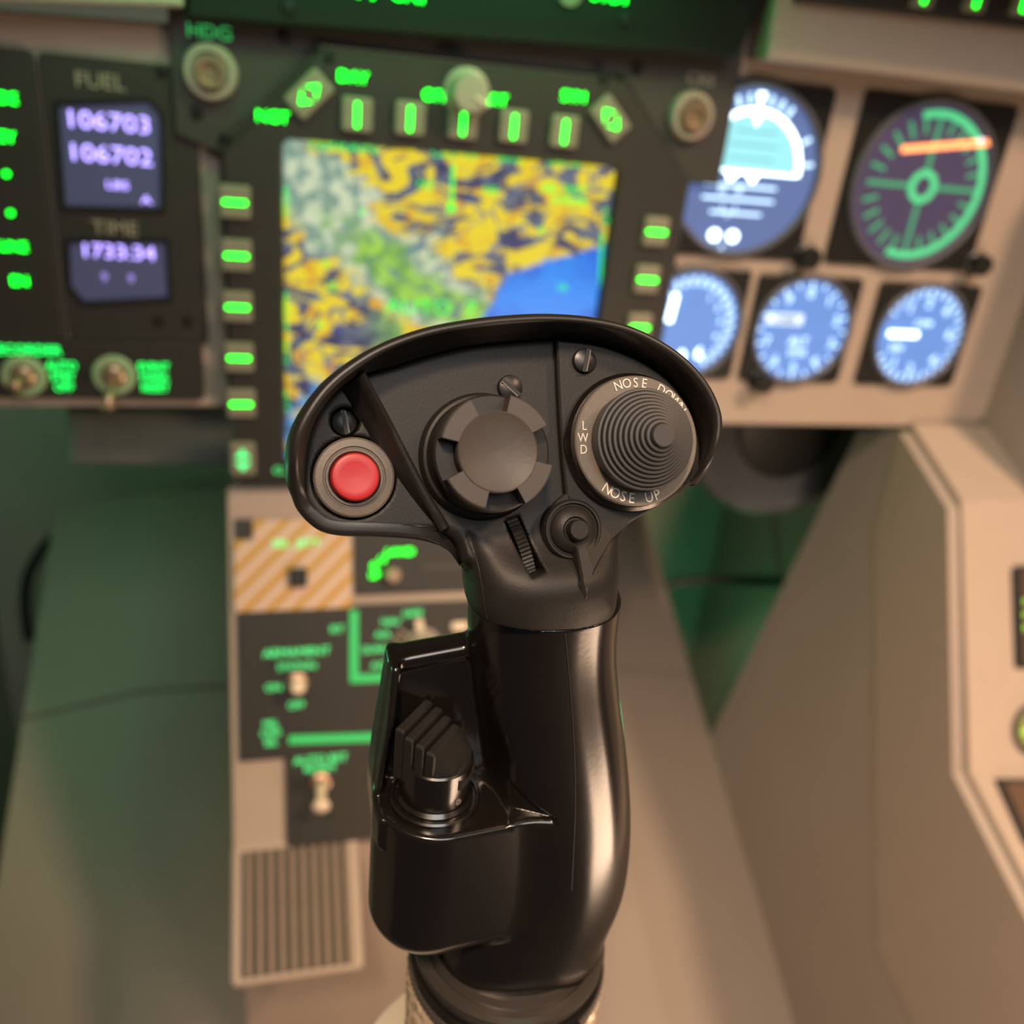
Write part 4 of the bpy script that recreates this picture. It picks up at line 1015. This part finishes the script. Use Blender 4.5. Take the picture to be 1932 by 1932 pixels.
def f_body(p):
    x, y, z = p.T
    r_ = sm(z, zR, xR); l_ = sm(z, zL, xL); a = (r_ - l_) / 2; c = (r_ + l_) / 2
    b = np.interp(z, zB, xB)
    yc = Y0 + np.interp(z, zY, xY)
    k = (np.abs((x - c) / a) ** 2.3 + np.abs((y - yc) / b) ** 2.3) ** (1 / 2.3)
    shaft = (k - 1) * np.minimum(a, b) * .95
    # palm rest
    A_ = np.array((.0363, .1622)); B_ = np.array((.0600, .1648)); e = B_ - A_
    t_ = np.clip(((x - A_[0]) * e[0] + (y - A_[1]) * e[1]) / (e @ e), 0, 1)
    d2 = np.hypot(x - A_[0] - t_ * e[0], y - A_[1] - t_ * e[1]) - .0155
    zc = (zsh - .2015) / 2; hh = (zsh + .2015) / 2
    up = z - zsh; dn = -.2015 - z
    lowr = ext(d2, dn, .0095); pal = smax(lowr, up, .0012)
    d = smin(shaft, pal, .003)
    d = np.where(z > zsh - .0005, shaft, d) if False else d
    # back wall of the switch pocket with rim and roof
    px = np.interp(z, podZ, podX)
    yw = np.interp(z, [zsh, -.117], [.1665, .1705])
    zt = ztl[2] + (x - ztl[0]) * (ztr[2] - ztl[2]) / (ztr[0] - ztl[0])
    wall = smax(smax(smax(px - x, x - .056, .003), smax(yw - y, y - .1765, .003), .0015), smax(z - zt, zsh - .012 - z, .003), .0025)
    rim = smax(smax(np.maximum(px - x, x - px - .0018), np.maximum(yw - np.interp(z, [zsh, -.135, -.117], [.0120, .0065, .002]) - y, y - .177), .001), np.maximum(z - zt, zsh - .01 - z), .0012)
    roof = smax(smax(np.maximum(px - x, x - .056), np.maximum(yw - .0008 - y, y - .1755), .0015), np.maximum(z - zt, zt - .0030 - z), .0015)
    d = smin(d, smin(smin(wall, rim, .0015), roof, .0015), .0015)
    # clearance for the selector, running out to a point on the front of the shaft
    cyl = np.maximum(np.hypot(x - .0365, y - .1545) - np.interp(z, [zsh, -.142, -.128, -.115], [.0140, .0128, .0085, .002]), zsh - z)
    wd = np.interp(x, [.036, .046, .0612], [.016, .010, .0]); hh2 = np.interp(x, [.036, .046, .0612], [.022, .010, .0008])
    wedge = np.maximum(np.maximum(zsh - z, z - zsh - hh2), np.maximum(y - (.1495 + wd * .75), x - .0612))
    d = smax(d, -cyl, .003); d = smax(d, -wedge, .0016)
    d = np.maximum(d, z - (zseam - .0002 + (x - NX) * .02))
    d = smax(d, -.228 - z, .002)
    return d
lo = np.array((podX.min() - .004, .138, -.233)); hi = np.array((xR.max() + .004, .196, zseam + .004))
V, Q, N_ = sdf_mesh(f_body, lo, hi, .00055)
body = build('grip_body', V, Q, M_GRIP, stick, smooth=True, normals=N_)
bvh = BVHTree.FromPolygons(V.tolist(), Q.tolist())
def on_surf(pts, bv, n=6):
    out = []
    for p in spline(pts, n):
        r = ray(*p); h = bv.ray_cast(Vector((0, 0, 0)), Vector(r / np.linalg.norm(r)))
        if h[0] is not None: out.append(np.array(h[0]))
    return out
for pts, bv in (([(1066, 1196), (1071, 1250), (1078, 1330), (1084, 1440), (1085, 1520), (1082, 1600), (1078, 1680)], bvh), ([(884, 1025), (900, 1060), (910, 1110), (915, 1150), (922, 1182)], bvh_h)):
    s = on_surf(pts, bv)
    if len(s) > 3: tube('seam_line', s, .00016, M_GRIPD, stick, seg=6)
# ---- selector lever on the shelf
HZ = Frame((swc[0], swc[1], zsh), (1, 0, 0), (0, 1, 0), (0, 0, 1))
lathe('selector_base', HZ, (0, 0), [(.0108, -.001), (.0108, .0006), (.0104, .0010), (.0099, .0010), (.0096, .0004), (.0092, .0004)], M_GRIP, stick, seg=56)
sel = lathe('selector_switch', HZ, (0, 0), [(.0092, -.001), (.0092, .0012), (.0086, .0018), (.0084, .0020), (.0084, .0120), (.0080, .0124), (0, .0124)], M_GRIP, stick, seg=56)
q = np.array((math.cos(math.radians(50)), math.sin(math.radians(50)))); qn = np.array((q[1], -q[0]))   # rib direction and step direction
for k in range(4):
    c_ = qn * (-.0052 + k * .00265) + np.array((-.0012, .0)); zt = .0222 - k * .0011
    ln_ = .0138 - .0007 * abs(k - 1)
    prism('selector_rib', HZ, rrect(c_[0] - q[0] * .0005, c_[1] - q[1] * .0005, ln_, .0025, .0006, math.atan2(q[1], q[0])), .0085, zt, M_GRIPF, sel, .0006)
# sloping flank beside the ribs
pts = []
F2 = Frame((swc[0], swc[1], zsh), (q[0], q[1], 0), (0, 0, 1), (qn[0], qn[1], 0))
V = [F2.p(a, z, n) for n, rows in ((.0030, ((-.0066, .008), (.0060, .008), (.0060, .0184), (-.0066, .0184))), (.0084, ((-.0030, .0080), (.0030, .0080), (.0030, .0098), (-.0030, .0098)))) for a, z in rows]
build('selector_flank', V, loftfaces(2, 4), M_GRIPF, sel)
q3 = swc + np.array((math.cos(math.radians(-62)), math.sin(math.radians(-62)))) * .0084
SS = Frame((q3[0], q3[1], zsh + .0045), (math.sin(math.radians(62)), math.cos(math.radians(62)), 0), (0, 0, 1), (math.cos(math.radians(-62)), math.sin(math.radians(-62)), 0))
ring('set_screw', SS, (0, 0), .0004, .0008, -.0005, .0003, M_RING, sel, 16)
# ---- collar, clamp ring, braided sleeve, base
BF = Frame((axb[0], Y0, 0), (1, 0, 0), (0, 1, 0), (0, 0, 1)); zc = -.2215
lathe('pommel_ring', BF, (0, 0), [(.0200, zc - .003), (.0262, zc - .003), (.0270, zc - .001), (.0272, zc + .0022), (.0262, zc + .0034), (.0246, zc + .0036), (.0238, zc + .0030), (.0225, zc + .0050), (.0200, zc + .0050)], mat('collar_metal', (.05, .043, .036), .32, metal=.35), stick, seg=72)
lathe('clamp_ring', BF, (0, 0), [(.0200, zc - .0108), (.0270, zc - .0108), (.0277, zc - .0100), (.0277, zc - .0040), (.0268, zc - .0032), (.0200, zc - .0032)], M_GRIP, stick, seg=72)
pts = []
NT = 110; V = []
for h in (zc - .0088, zc - .0058):
    for k in range(NT * 2):
        a = 2 * math.pi * k / (NT * 2); r = .0283 if k % 2 == 0 else .0278; V.append(BF.p(r * math.cos(a), r * math.sin(a), h))
build('knurled_band', V, loftfaces(2, NT * 2), mat('knurl', (.10, .085, .07), .4, metal=.3), stick)
for a in (-68, -62):
    ca, sa = math.cos(math.radians(a)), math.sin(math.radians(a)); CF = Frame((axb[0] + ca * .0278, Y0 + sa * .0278, zc - .0070), (-sa, ca, 0), (0, 0, 1), (ca, sa, 0))
    prism('clamp_lug', CF, rrect(0, 0, .0018, .0058, .0003), -.002, .0016, M_GRIP, stick, .0003)
nu, nv_ = 160, 70; V = []
for j in range(nv_):
    z = zc - .0105 - .075 * j / (nv_ - 1)
    for i in range(nu):
        a = 2 * math.pi * i / nu; s1 = math.sin(14 * a + z * 900); s2 = math.sin(14 * a - z * 900)
        r = .0268 + .0010 * max(s1, s2) + .0010 * abs(s1 * s2) - .002 * (j / nv_); V.append(BF.p(r * math.cos(a), r * math.sin(a), z))
build('braided_sleeve', V, loftfaces(nv_, nu), mat('braid', (.55, .42, .30), .4, metal=.3), stick, smooth=True)
zb = zc - .071
lathe('stick_base', BF, (0, 0), [(.030, ramp(Y0 + .06) + .02), (.030, zb - .020), (.045, zb - .016), (.046, zb - .004), (.044, zb), (.030, zb + .003), (.024, zb + .004)], mat('cream_base', (.62, .52, .42), .4), stick, seg=72)
